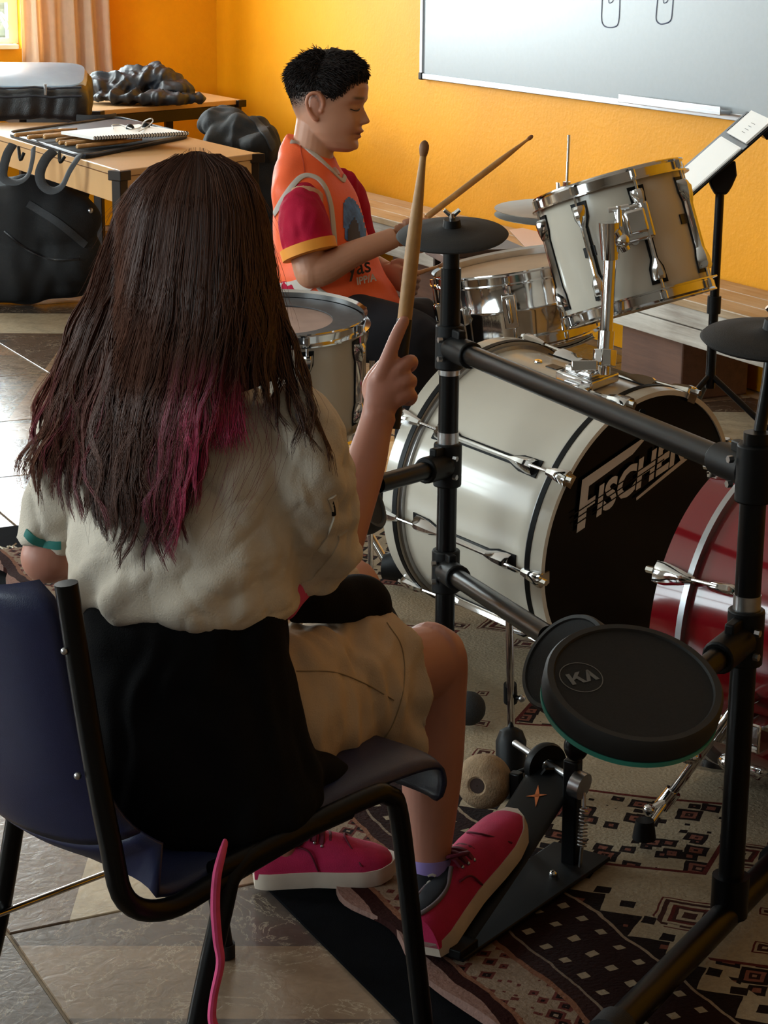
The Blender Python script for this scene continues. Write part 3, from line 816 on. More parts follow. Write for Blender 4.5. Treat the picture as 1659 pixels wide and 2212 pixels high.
obj('strainer', MB().box(SNc+d*(SR+.014)-sn*.06, (.022, .03, .075), [d, np.cross(sn, d), sn]).tube([SNc+d*(SR+.03)-sn*.03, SNc+d*(SR+.03)-sn*.085], .006, 8), M['chrome'], sd_, bevel=.003)
ss = thing('snare_stand', 'chrome tripod stand cradling the snare drum', 'stand', (SNc[0], SNc[1], 0))
sb = SNc-sn*.165
obj('pole', MB().tube([V(sb[0], sb[1], .15), sb-V(0, 0, .02)], .012, 14), M['chrome'], ss)
for k in range(3):
    a = .9+2.094*k; d = V(math.cos(a), math.sin(a), 0)
    obj('basket_arm', MB().tube([sb-V(0, 0, .03), sb+d*.13-sn*.012-sn*(d@sn)*.13, sb+d*.205+sn*.012-sn*(d@sn)*.2], .007, 10, sm=3), M['chrome'], ss)
    lg = obj('leg', MB().tube([V(sb[0], sb[1], .22), V(sb[0], sb[1], .036)+d*.14], .007, 10), M['chrome'], ss)
    obj('rubber_foot', MB().ball(V(sb[0], sb[1], .036)+d*.145, .013, 12, 8), M['rubber'], lg)

# ================================================================= hi-hat
HHc = P(1222, 458, 5.14)
hh = thing('hi_hat', 'pair of dull hi-hat cymbals on a chrome rod behind the rack tom', 'cymbal', (HHc[0], HHc[1], 0))
hn = unit(V(0, 0, 1)+.03*(-_F))
cy = lambda s: [(.0065, .024*s), (.02, .022*s), (.034, .010*s), (.05, .0085*s), (.11, .005*s), (.178, .0)]
obj('top_cymbal', MB().lathe(cy(1)+[(r, h-.0015) for r, h in reversed(cy(1))], HHc+hn*.008, hn, 64, ring=True), M['bronze'], hh)
obj('bottom_cymbal', MB().lathe(cy(-1)+[(r, h-.0015) for r, h in reversed(cy(-1))], HHc-hn*.008, hn, 64, ring=True), M['bronze'], hh)
tp = P(1229, 292, 5.14)
obj('pull_rod', MB().tube([V(HHc[0], HHc[1], HHc[2]-.1), HHc, tp], .004, 10), M['chrome'], hh)
obj('clutch', MB().tube([HHc+V(0, 0, .022), HHc+V(0, 0, .075)], .010, 10).tube([P(1203, 408, 5.14), P(1232, 404, 5.14)], .005, 8).tube([P(1205, 395, 5.14), P(1206, 418, 5.14)], .005, 8), M['chrome'], hh)
obj('stand_tube', MB().tube([V(HHc[0], HHc[1], .1), V(HHc[0], HHc[1], HHc[2]-.05)], .011, 14), M['chrome'], hh)
for k in range(3):
    a = .5+2.094*k; d = V(math.cos(a), math.sin(a), 0)
    lg = obj('leg', MB().tube([V(HHc[0], HHc[1], .3), V(HHc[0], HHc[1], .036)+d*.2], .007, 10), M['chrome'], hh)
    obj('rubber_foot', MB().ball(V(HHc[0], HHc[1], .036)+d*.205, .013, 12, 8), M['rubber'], lg)

# ================================================================= red bass drum of the second set
RC = V(2.134, 2.837, .315); RR = .28; _ry = .383
RN = V(math.sin(_ry), -math.cos(_ry), 0)
rd = thing('bass_drum', 'glossy red bass drum with silver hoop inlay in front of the white one', 'drum', (RC[0]+.2*RN[0], RC[1]+.2*RN[1], 0))
RL = .40
obj('shell', MB().lathe([(RR-.02, .058), (RR-.012, .058), (RR-.012, RL-.058), (RR-.02, RL-.058)], RC, RN, 96, ring=True), M['drum_red'], rd, ang=50)
for h0, h1 in ((0, .052), (RL-.052, RL)):
    hp_ = obj('hoop', MB().lathe([(RR-.014, h0), (RR, h0), (RR, h1), (RR-.014, h1)], RC, RN, 96, ring=True), M['drum_red'], rd, ang=50)
    q = h1 if h0 == 0 else h0-.011
    obj('silver_inlay', MB().lathe([(RR-.012, q), (RR+.0015, q), (RR+.0015, q+.011), (RR-.012, q+.011)], RC, RN, 96, ring=True), M['alu'], hp_, ang=50, label='silver ring')
obj('drum_head', MB().disc(RC+RN*.008, -RN, RR-.012, 80), M['white'], rd)
obj('drum_head', MB().disc(RC+RN*(RL-.008), RN, RR-.012, 80), M['head_black'], rd)
rup = V(0, 0, 1); rsd = np.cross(RN, rup)
for k in range(8):
    a = math.radians(65+45*k); d = rup*math.cos(a)+rsd*math.sin(a); sdv = np.cross(RN, d)
    for s, base in ((1, RC), (-1, RC+RN*RL)):
        ax_ = RN*s; rings = []
        for t, w, h_ in ((-.006, .019, .013), (.012, .020, .019), (.045, .013, .016), (.066, .007, .011), (.07, .006, .006)):
            rings.append([base+ax_*t+d*RR+sdv*w*x+d*h_*y for x, y in ((-1, 0), (-.9, .7), (-.4, 1), (.4, 1), (.9, .7), (1, 0))])
        obj('claw_hook', MB().loft(rings).box(base-ax_*.004+d*(RR-.004), (.005, .036, .026), [RN, sdv, d]), M['chrome'], rd)
        obj('tension_rod', MB().tube([base-ax_*.022+d*(RR+.008), base+ax_*.115+d*(RR+.006)], .003, 8).tube([base-ax_*.022+d*(RR+.008), base-ax_*.008+d*(RR+.008)], .006, 6), M['chrome'], rd)
        rings = []
        for t, w, h_ in ((.092, .007, .012), (.10, .010, .018), (.135, .011, .020), (.152, .008, .014), (.158, .003, .006)):
            rings.append([base+ax_*t+d*(RR-.013)+sdv*w*x+d*h_*y for x, y in ((-1, 0), (-.9, .7), (-.4, 1), (.4, 1), (.9, .7), (1, 0))])
        obj('lug', MB().loft(rings), M['chrome'], rd)
# spur reaching down to the rug on the players' side
sa, sb_ = P(1540, 1592, 3.33), FL(1392, 1796, .045)
sp = obj('spur', MB().tube([sa+unit(sa-sb_)*.06, sa, P(1440, 1728, 3.42)], .0085, 14).tube([P(1452, 1712, 3.42), sb_], .006, 12).tube([P(1428, 1742, 3.42), P(1455, 1708, 3.41)], .014, 10), M['chrome'], rd)
obj('wing_bolt', MB().tube([P(1405, 1748, 3.40), P(1440, 1728, 3.41)], .006, 8).ball(P(1402, 1750, 3.40), .011, 10, 6), M['chrome'], sp)
obj('rubber_foot', MB().tube([sb_+V(0, 0, .02), sb_-V(0, 0, .012)], [.015, .020], 14), M['black_plastic'], sp)
obj('spur_bracket', MB().box(P(1600, 1575, 3.34), (.10, .05, .05), [RN, rsd, rup]).ball(P(1585, 1648, 3.30), (RN*.028, rsd*.02, rup*.016)).ball(P(1490, 1632, 3.34), (RN*.02, rsd*.018, rup*.014)).tube([sa+unit(sa-sb_)*.06, P(1640, 1500, 3.38)], .012, 10), M['chrome'], rd, bevel=.008)

# ================================================================= music stand
MSb = FL(1522, 985, 0.0)
ms = thing('music_stand', 'black music stand beyond the drums, its desk turned edge-on', 'music stand', MSb)
MSd = (MSb-CAM)@_F-.27
def msp(px, py): return P(px, py, 5.86)
ptop = msp(1556, 400); pole_b = V(ptop[0], ptop[1], .20)
obj('pole', MB().tube([pole_b, ptop], [.0145, .0125], 14), M['black_metal'], ms)
obj('pole_joint', MB().tube([V(ptop[0], ptop[1], .42), V(ptop[0], ptop[1], .47)], .02, 12), M['black_plastic'], ms)
for k in range(3):
    a = -.9+2.094*k; d = V(math.cos(a), math.sin(a), 0)
    lg = obj('leg', MB().tube([V(ptop[0], ptop[1], .24), V(ptop[0], ptop[1], .015)+d*.28], .009, 10), M['black_metal'], ms)
    obj('rubber_foot', MB().ball(V(ptop[0], ptop[1], .012)+d*.285, .012, 10, 6), M['rubber'], lg)
sl_ = unit(_R0*.735+V(0, 0, 1)*.678); wd = unit(V(_F[0], _F[1], 0)); dn = unit(np.cross(sl_, wd))
if dn[2] < 0: dn = -dn
hp_ = [msp(a, b) for a, b in ((1536, 405), (1531, 392), (1543, 380), (1560, 364), (1576, 350), (1588, 348), (1591, 380), (1580, 405), (1570, 420), (1545, 420))]
obj('tilt_head', MB().prism([p-_F*.012 for p in hp_], _F*.024), M['black_plastic'], ms, bevel=.005)
dc = msp(1560, 330)
desk_b = msp(1486, 420)
LEN = .30
desk = MB().box(desk_b+sl_*LEN/2+wd*.16, (LEN, .44, .006), [sl_, wd, dn]).box(desk_b+sl_*LEN*.93+wd*.16-dn*.012, (.04, .44, .02), [sl_, wd, dn]).box(desk_b+wd*.16+dn*.012, (.006, .44, .028), [sl_, wd, dn])
obj('desk', desk, M['black_metal'], ms, smooth=False, bevel=.002)
obj('desk_arm', MB().tube([desk_b+sl_*.13+wd*.08-dn*.02, ptop], .012, 10), M['black_metal'], ms)
pf = thing('paper_folder', 'white paper folder leaning on the music stand desk', 'folder', desk_b+dn*.006)
obj('cover', MB().box(desk_b+sl_*.100+wd*.13+dn*.0065, (.185, .36, .004), [sl_, wd, dn]), M['white'], pf, smooth=False)
obj('page', MB().box(desk_b+sl_*.098+wd*.132+dn*.0095, (.178, .35, .0015), [sl_, wd, dn]), M['white'], pf, smooth=False)
nbk = thing('spiral_notebook', 'small spiral notebook propped above the white folder on the music stand', 'notebook', desk_b+sl_*.2+dn*.006)
obj('pages', MB().box(desk_b+sl_*.258+wd*.12+dn*.008, (.095, .34, .006), [sl_, wd, dn]), M['white'], nbk, smooth=False)
for k in range(18):
    q = desk_b+sl_*(.215+.0047*k)+wd*.292+dn*.008
    obj('spiral_ring', MB().lathe([(.0052, -.0009), (.0066, -.0009), (.0066, .0009), (.0052, .0009)], q, sl_, 10, ring=True), M['black_plastic'], nbk)
for k in range(4):
    obj('pencil_note', MB().box(desk_b+sl_*(.235+.012*k)+wd*.10+dn*.0113, (.0015, .05+.012*(k % 2), .0003), [sl_, wd, dn]), M['logo_dim'], nbk, smooth=False)
# ================================================================= electronic drum rack (black tubes) and its pads
LP = V(1.806, 3.325, 0); RP = V(1.735, 2.285, 0)
rk = thing('drum_rack', 'black tubular rack of the electronic drum kit in front of the bass drum', 'rack', (1.77, 2.8, 0))
TR = .019
def post(base, ztop, ztube):
    return MB().tube([V(base[0], base[1], .045), V(base[0], base[1], ztop)], TR, 24)
obj('upright_post', post(LP, P(972, 575, 3.82)[2], 0), M['black_metal'], rk)
obj('upright_post', post(RP, P(1650, 1000, 2.93)[2]+.05, 0), M['black_metal'], rk)
def ring(base, z, h, r, m, nm='chrome_ring'):
    return obj(nm, MB().tube([V(base[0], base[1], z-h/2), V(base[0], base[1], z+h/2)], r, 24), m, rk)
def zat(base, py, px):
    d = ((V(base[0], base[1], .5)-CAM)@_F)
    for _ in range(6):
        p = P(px, py, d); d += (V(base[0], base[1], p[2])-p)@_F
    return P(px, py, d)[2]
ring(LP, zat(LP, 785, 968), .042, TR+.0012, M['steel']); ring(LP, zat(LP, 957, 964), .045, TR+.0012, M['steel'])
ring(RP, zat(RP, 1320, 1637), .05, TR+.0012, M['steel'])
ring(LP, zat(LP, 562, 972), .03, TR*.8, M['black_plastic'], 'post_cap')
# cross bars with clamps at both ends
def clamp(q, ax, L=.085, r=.027):
    """Split clamp: a sleeve round the post (vertical) and a sleeve round the bar (ax), with a bolt."""
    mb = MB().tube([q-V(0, 0, .042), q+V(0, 0, .042)], r, 16).tube([q+ax*.012, q+ax*(.012+L)], r*.93, 16)
    sdv = np.cross(ax, V(0, 0, 1))
    mb.box(q+ax*.03+V(0, 0, .028), (.05, .016, .02), [ax, sdv, V(0, 0, 1)])
    c_ = obj('clamp', mb, M['black_plastic'], rk, bevel=.003)
    sg = -1 if (sdv@_F) > 0 else 1
    for dz in (-.018, .018): obj('bolt', MB().tube([q+sdv*sg*(r-.002)+ax*.02+V(0, 0, dz), q+sdv*sg*(r+.006)+ax*.02+V(0, 0, dz)], .0055, 6), M['steel'], c_)
    return c_
z1 = .722
qa, qb = V(LP[0], LP[1], z1), V(RP[0], RP[1], z1+.008); axb = unit(qb-qa)
bar1 = obj('cross_bar', MB().tube([qa+axb*.02, qb-axb*.02], TR, 24), M['black_metal'], rk)
hb_ = P(1388, 890, (qa+(qb-qa)*.62-CAM)@_F-.019); obj('bolt_hole', MB().tube([hb_+_F*.004, hb_-_F*.0008], .0052, 12), M['head_black'], bar1)
clamp(qa, axb); clamp(qb, -axb)
z2 = zat(LP, 1232, 958)
qc = V(LP[0], LP[1], z2); qd = P(1185, 1375, 3.28)
obj('cross_bar', MB().tube([qc, qd], TR*.92, 24), M['black_metal'], rk)
clamp(qc, unit(qd-qc), .09)
# right-hand side arm that carries the big pad
qe = V(RP[0], RP[1], zat(RP, 1375, 1632)); qf = P(1500, 1462, 2.86)
obj('pad_arm', MB().tube([qe, qf], TR*.9, 20), M['black_metal'], rk); clamp(qe, unit(qf-qe), .075)
# arm towards the player on the far post
qg = V(LP[0], LP[1], zat(LP, 1003, 963)); qh = P(815, 1046, 3.70)
obj('pad_arm', MB().tube([qg, qh], TR*.9, 20), M['black_metal'], rk); clamp(qg, unit(qh-qg), .07)
# feet: horizontal base tubes with rubber ends
b1, b2 = FL(1592, 2010, .05), FL(1380, 2235, .05)
dr = unit((b2-b1)*V(1, 1, 0)); RPb = V(RP[0], RP[1], .05)
ft = obj('base_foot', MB().tube([RPb-dr*.22, RPb+dr*.42], .022, 20).tube([RPb-V(0, 0, .005), RPb+V(0, 0, .06)], .028, 20), M['black_metal'], rk)
for e in (RPb-dr*.22, RPb+dr*.42): obj('rubber_foot', MB().tube([e-dr*.02, e+dr*.02], .030, 16), M['rubber'], ft)
fb = FL(1012, 1530, .05); LPb = V(LP[0], LP[1], .05); dl = unit((fb-LPb)*V(1, 1, 0))
dl = unit(CG(.32, -.25, 0)) if np.linalg.norm((fb-LPb)[:2]) < .05 else dl
ft = obj('base_foot', MB().tube([LPb-dl*.30, fb], .020, 20).tube([LPb-V(0, 0, .005), LPb+V(0, 0, .06)], .027, 20), M['black_metal'], rk)
obj('rubber_foot', MB().ball(fb, .033, 18, 12), M['rubber'], ft); obj('rubber_foot', MB().tube([LPb-dl*.28, LPb-dl*.32], .030, 16), M['rubber'], ft)
# rod that drops from the lower bar to the kick tower
rt0, rt1 = P(1100, 1318, 3.42), P(1103, 1600, 3.50)

def cymbal_pad(name, label, c, n, R, group):
    t = thing(name, label, 'cymbal pad', c-unit(n)*.02, group)
    obj('pad', MB().lathe([(.001, .012), (.02, .012), (.026, .009), (.6*R, .006), (R-.004, .0), (R, -.004), (R-.004, -.008), (.5*R, -.006), (.001, -.006)], c, n, 72), M['rubber'], t)
    n_, a, b = frame_of(n)
    obj('hub', MB().tube([c+n_*.008, c+n_*.026], [.018, .015], 20), M['black_plastic'], t)
    obj('wing_nut', MB().tube([c+n_*.026, c+n_*.038], .006, 10).tube([c+n_*.032, c+n_*.044+_R*.014], [.005, .004], 8).tube([c+n_*.032, c+n_*.044-_R*.014], [.005, .004], 8), M['chrome'], t)
    obj('stem', MB().tube([c-n_*.006, c-n_*.03], .016, 14), M['black_plastic'], t)
    return t
c1 = P(977, 503, 3.80)
cymbal_pad('cymbal_pad', 'round black rubber cymbal pad with silver wing nut on top of the far post', c1, unit(_U*.90+(-_F)*.43-_R*.03), .104, 'rubber pads of the electronic kit')
c2 = P(1672, 728, 2.92)
t2 = cymbal_pad('cymbal_pad', 'black cymbal pad cut off by the picture edge above the rack corner', c2, unit(_U*.93+(-_F)*.37+_R*.02), .104, 'rubber pads of the electronic kit')
obj('boom_arm', MB().tube([P(1668, 745, 2.92), P(1658, 830, 2.925), V(RP[0], RP[1], .76)], .009, 12), M['black_metal'], t2)

def drum_pad(label, c, n, R, th, logo=False):
    t = thing('drum_pad', label, 'drum pad', c-unit(n)*th, 'round drum pads of the electronic kit')
    n_, a, b = frame_of(n)
    obj('body', MB().lathe([(.001, -th), (R*.7, -th), (R*.96, -th*.75), (R*.985, -th*.35), (.001, -th*.35)], c, n, 72), M['black_plastic'], t)
    obj('rim', MB().lathe([(R*.88, .002), (R*.90, .006), (R*.97, .006), (R, .001), (R*1.005, -th*.42), (R*.985, -th*.62), (R*.88, -th*.5)], c, n, 96, ring=True), M['rubber_rim'], t)
    obj('striking_surface', MB().disc(c+n_*.0025, n, R*.885, 72), M['mesh_head'], t)
    if logo: obj('teal_strip', MB().lathe([(R*.975, -th*.62), (R*1.0, -th*.60), (R*.998, -th*.76), (R*.955, -th*.80)], c, n, 96, ring=True), M['teal_rim'], t, label='teal edge strip')
    obj('mount_knob', MB().tube([c-n_*th*.9, c-n_*(th+.03)], .022, 14), M['black_plastic'], t)
    return t
pn = unit(_U*.79+(-_F)*.59+_R*.10)
pc = P(1369, 1478, 2.80)
bigp = drum_pad('large black drum pad with a small KA emblem beside the red drum', pc, pn, .123, .050, True)
# KA emblem: ring, K and A strokes printed on the head
lc = P(1262, 1432, 2.78); lc = lc-pn*((lc-pc)@pn)+pn*.0032
lu = unit(P(1310, 1445, 2.78)-P(1225, 1415, 2.78)); lu = unit(lu-pn*(lu@pn)); lv = np.cross(pn, lu)
obj('emblem_ring', MB().lathe([(.0290, 0), (.0290, .0004), (.0302, .0004), (.0302, 0)], lc, pn, 40, ring=True), M['logo_dim'], bigp)
ea = unit(P(1290, 1404, 2.78)-P(1238, 1440, 2.78)); ea = unit(ea-pn*(ea@pn)); eb = np.cross(pn, ea)
for poly in ([(-.019, -.011), (-.013, -.011), (-.013, .011), (-.019, .011)], [(-.013, .001), (-.004, .011), (.003, .011), (-.008, -.001), (-.013, -.003)], [(-.008, .000), (-.002, -.011), (.004, -.011), (-.004, .004)],
             [(.003, -.011), (.009, -.011), (.016, .006), (.013, .011)], [(.013, .011), (.016, .011), (.023, -.011), (.017, -.011), (.0125, .003)]):
    obj('emblem_stroke', MB().prism([lc+ea*x+eb*y+pn*.0002 for x, y in poly], pn*.0004), M['logo_dim'], bigp, smooth=False)
drum_pad('small black drum pad end-on behind the large pad at the bar end', P(1222, 1432, 3.14), unit(_U*.45+(-_F)*.55-_R*.62), .082, .036)
drum_pad('black drum pad half hidden behind the raised forearm', P(772, 1052, 3.62), unit(_U*.45+(-_F)*.30+_R*.80), .085, .034)

# ================================================================= kick tower stand (chrome rod on black tower) and pedal
kt = thing('kick_tower', 'black kick tower with a chrome rod rising from it', 'stand', FL(1103, 1715, 0.012))
kb = FL(1103, 1712, .02); d0 = (kb-CAM)@_F
obj('tower', MB().ells([(P(1103, 1720, d0), _R*.026, _F*.03), (P(1103, 1660, d0), _R*.026, _F*.03), (P(1104, 1600, d0), _R*.027, _F*.03), (P(1104, 1578, d0), _R*.020, _F*.022), (P(1104, 1570, d0), _R*.008, _F*.01)], 24), M['black_plastic'], kt)
obj('rod', MB().tube([P(1104, 1572, d0), P(1100, 1330, d0-.12)], .0068, 16), M['chrome'], kt)
obj('rod_collar', MB().tube([P(1103, 1515, d0-.02), P(1102, 1478, d0-.04)], [.0125, .0115], 12).tube([P(1108, 1505, d0-.03), P(1130, 1510, d0-.04)], .004, 8), M['black_plastic'], kt)
obj('collar_screw', MB().ball(P(1127, 1509, d0-.04), .0065, 10, 8), M['steel'], kt)

bp_ = thing('kick_pedal', 'black kick pedal with felt beater under the pink shoe', 'pedal', FL(1150, 1900, 0.02))
BZ = .022
h0, h1 = FL(945, 2062, BZ), FL(1225, 1862, BZ); pd = unit(h1-h0); ps = np.cross(V(0, 0, 1), pd)
if ps@_R < 0: ps = -ps
obj('base_plate', MB().prism([h0-ps*.045, h0+ps*.045, h1+ps*.055, h1+pd*.045+ps*.055, h1+pd*.045-ps*.05, h1-ps*.05], V(0, 0, .007)), M['black_plastic'], bp_, bevel=.002)
heel = h0+pd*.035+V(0, 0, .012); toe = P(1184, 1692, 3.30)
fd = unit(toe-heel); fn_ = unit(np.cross(fd, ps)); fn_ = fn_ if fn_[2] > 0 else -fn_
obj('footboard', MB().ells([(heel-fd*.02, ps*.028, fn_*.004), (heel, ps*.036, fn_*.005), (heel+(toe-heel)*.5, ps*.043, fn_*.005), (toe, ps*.045, fn_*.005), (toe+fd*.035, ps*.038, fn_*.005), (toe+fd*.055, ps*.02, fn_*.004)], 20), M['black_plastic'], bp_)
obj('heel_hinge', MB().tube([heel-ps*.04-fd*.02, heel+ps*.04-fd*.02], .008, 12).box(h0+pd*.02+V(0, 0, .012), (.05, .085, .014), [pd, ps, V(0, 0, 1)]), M['black_plastic'], bp_, bevel=.002)
for a, b in ((1000, 2035), (1195, 1888)):
    q = FL(a, b, BZ+.010); obj('bolt', MB().ball(q, .007, 10, 6), M['chrome'], bp_)
# orange cross mark near the toe of the board
oc = P(1160, 1718, 3.27); oc = oc-fn_*((oc-toe)@fn_)+fn_*.0055
for a, l, w in ((-.35, .045, .008), (1.1, .030, .007)):
    dv = fd*math.cos(a)+ps*math.sin(a); wv = np.cross(fn_, dv)
    obj('cross_mark', MB().prism([oc-dv*l*.6, oc+wv*w*.5, oc+dv*l*.55, oc-wv*w*.5], fn_*.0006), M['orange_mark'], bp_, smooth=False)
# uprights, axle, cam, chain, spring
up_b = FL(1232, 1870, BZ); du = (up_b-CAM)@_F
obj('upright', MB().bar(up_b, P(1238, 1640, du-.07), .020, .026, up=ps).ball(P(1245, 1612, du-.08), (_R*.020, _F*.014, _U*.024)), M['black_metal'], bp_, bevel=.003)
up2 = FL(1120, 1830, BZ); du2 = (up2-CAM)@_F
obj('upright', MB().bar(up2, P(1115, 1668, du2-.04), .016, .02, up=ps), M['black_metal'], bp_, bevel=.003)
obj('axle', MB().tube([P(1112, 1605, 3.42), P(1150, 1630, 3.38), P(1250, 1690, 3.26)], .0058, 12), M['steel'], bp_)
obj('cam', MB().lathe([(.012, -.008), (.036, -.008), (.038, 0), (.036, .008), (.012, .008)], P(1178, 1652, 3.34), unit(P(1250, 1690, 3.26)-P(1112, 1605, 3.42)), 32, ring=True), M['black_plastic'], bp_)
obj('drive_strap', MB().bar(P(1172, 1668, 3.31), toe+fd*.03, .020, .004, up=fd), M['black_plastic'], bp_)
obj('spring_hub', MB().tube([P(1240, 1690, 3.24), P(1262, 1700, 3.23)], .022, 18), M['steel'], bp_)
sp_pts = []
s0, s1 = P(1262, 1745, 3.22), P(1257, 1828, 3.25)
for k in range(11*8+1):
    t = k/88; a = 2*math.pi*11*t; sp_pts.append(s0+(s1-s0)*t+.0062*(math.cos(a)*_R+math.sin(a)*_F))
obj('spring', MB().tube(sp_pts, .0018, 6), M['steel'], bp_)
obj('spring_rod', MB().tube([P(1262, 1712, 3.225), s0], .003, 8), M['steel'], bp_); obj('spring_hook', MB().tube([s1, P(1253, 1872, 3.27)], .003, 8), M['steel'], bp_)
bcn = P(1045, 1688, 3.36)
obj('beater_shaft', MB().tube([bcn+_R*.02, P(1180, 1645, 3.35)], .0042, 10), M['black_metal'], bp_)
bn_ = unit(-_F*.8-_R*.35-_U*.1); _, ba, bb = frame_of(bn_)
me_b = obj('beater', MB().lathe([(.001, .030), (.012, .030), (.016, .033), (.030, .030), (.042, .016), (.046, 0), (.043, -.018), (.030, -.034), (.001, -.040)], bcn, bn_, 36), M['felt'], bp_, label='pale felt beater')
obj('beater_core', MB().lathe([(.001, .0312), (.0125, .0312), (.0125, .028)], bcn, bn_, 24), mat('beater_hollow', 0x3A2A24, .9), me_b)

# ================================================================= drumsticks
def stick(label, tip, butt, L, R, group, grip=False):
    """tip and butt are points on its line; the stick runs from the tip towards the butt for L metres."""
    d = unit(butt-tip); t = thing('drumstick', label, 'drumstick', tip+d*L, group)
    pr = [(0.0, .1), (.002, .40), (.006, .62), (.011, .66), (.016, .58), (.021, .45), (.026, .44), (.06, .62), (.10, .86), (.135, 1.0), (L-.004, 1.0), (L, .8)]
    cut = L-.148 if grip else L
    obj('shaft', MB().tube([tip+d*h for h, _ in pr], [max(R*x, .0006) for _, x in pr], 16), M['wood'], t)
    obj('stick_tip', MB().tube([tip+d*h for h, _ in pr[:6]], [max(R*x, .0006)*1.03 for _, x in pr[:6]], 16), M['wood_worn'], t, label='worn brown tip')
    if grip: obj('grip', MB().tube([tip+d*cut, tip+d*L], R*1.07, 16), M['grip'], t, label='black grip')
    return t
st1 = stick('drumstick held upright in the raised hand, black grip at its lower end', P(918, 303, 2.72), P(869, 735, 2.765), .385, .0098, 'drumsticks in use', True)
st2 = stick('drumstick held by the boy, rising above the round black pad', P(1151, 293, 4.86), P(866, 512, 4.60), .40, .0075, 'drumsticks in use')
st3 = stick('drumstick in the lower fist of the boy, pointing to the snare', P(962, 570, 4.70), P(850, 608, 4.815), .30, .0075, 'drumsticks in use')
# ================================================================= school chair (one-piece navy shell on a black tube frame)
from mathutils.bvhtree import BVHTree
CO = V(.690, 2.050, 0); _ca = math.radians(18.5)
cu_, cv_ = V(math.cos(_ca), math.sin(_ca), 0), V(-math.sin(_ca), math.cos(_ca), 0)
def CH(u, v, z): return CO+cu_*u+cv_*v+V(0, 0, z)
ch = thing('school_chair', 'navy plastic school chair with black tube legs under the girl', 'chair', CH(.25, .2, 0))
CW = .41
prof = catmull([V(-.066, 0, .752), V(-.052, 0, .68), V(-.032, 0, .58), V(-.008, 0, .49), V(.030, 0, .420), V(.09, 0, .386), V(.20, 0, .402), V(.33, 0, .424), V(.46, 0, .430), V(.535, 0, .422), V(.556, 0, .392), V(.554, 0, .352)], 5)
def shell_half(t):     # half width along the shell, with rounded upper corners
    if t < .07: return CW/2*(.80+.20*math.sqrt(max(0, 1-((.07-t)/.07)**2)))
    if t > .93: return CW/2*(.93+.07*math.sqrt(max(0, 1-((t-.93)/.07)**2)))
    return CW/2*(1-.05*math.exp(-((t-.42)/.10)**2))
def shell_part(name, i0, i1):
    mb = MB(); rings = []
    for i in range(i0, i1):
        t = i/(len(prof)-1); p = prof[i]; hw = shell_half(t)
        tg = unit(prof[min(i+1, len(prof)-1)]-prof[max(i-1, 0)]); nn = V(-tg[2], 0, tg[0]); nn = nn if nn[0]+nn[2] > 0 else -nn
        row = []
        for k in range(25):
            s = -1+2*k/24
            edge = .020*abs(s)**6 if t < .42 else -.016*abs(s)**8
            dish = (.035*(s*s) if t < .42 else .010*(s*s))
            q = p+nn*(edge+dish-.01)
            bk = 1/(1+math.exp((t-.36)/.035))
            row.append(CH(q[0], (CW/2-.01)*(1-bk)+.222*bk+hw*(1-.18*bk)*s, q[2]))
        rings.append(row)
    mb.loft(rings, cap=False, closed=False)
    o = obj(name, mb, M['plastic_navy'], ch, norm=False, ang=60)
    sm = o.modifiers.new('thickness', 'SOLIDIFY'); sm.thickness = .006; sm.offset = 0
    return o
NP_ = len(prof); cut = 21
shell_part('backrest', 0, cut); shell_part('seat', cut-1, NP_)
TB = .0132
def ctube(name, pts, r=TB, sm=5): return obj(name, MB().tube(pts, r, 16, sm=sm), M['black_metal'], ch)
for v, vs_ in ((-.012, 1), (CW-.008, -1)):
    ctube('seat_rail', [CH(-.034, v+vs_*.034, .775), CH(-.018, v+vs_*.022, .60), CH(-.006, v+vs_*.006, .47), CH(.010, v, .395), CH(.070, v, .364), CH(.16, v, .376), CH(.30, v, .398)])
    so_ = .022 if vs_ > 0 else -.03
    ctube('leg', [CH(.36, v, .400), CH(.22, v-.002, .394), CH(.168, v-.004, .380), CH(.148, v-.006, .34), CH(.10+(0 if vs_ > 0 else .02), v-.3*so_, .18), CH(.05+(0 if vs_ > 0 else .03), v-so_, .012)])
    ctube('leg', [CH(.14, v, .388), CH(.38, v, .405), CH(.432, v, .398), CH(.452, v-.002, .36), CH(.472, v-.012, .18), CH(.492, v-.02, .012)])
    for u, vv in ((.05 if vs_ > 0 else .08, v-so_), (.492, v-.02)): obj('leg_cap', MB().tube([CH(u, vv, .022), CH(u, vv, .001)], .0155, 14), M['rubber'], ch)
    for u, z in ((-.030, .70), (-.018, .55)):
        obj('rivet', MB().ball(CH(u-.012, v+vs_*.030, z), .0045, 10, 6), M['steel'], ch)
obj('brace', MB().tube([CH(.09, CW-.02, .20), CH(.475, CW-.02, .20)], .0045, 10), M['chrome'], ch)
obj('cross_tube', MB().tube([CH(.34, -.01, .398), CH(.34, CW-.01, .398)], .011, 12), M['black_metal'], ch)

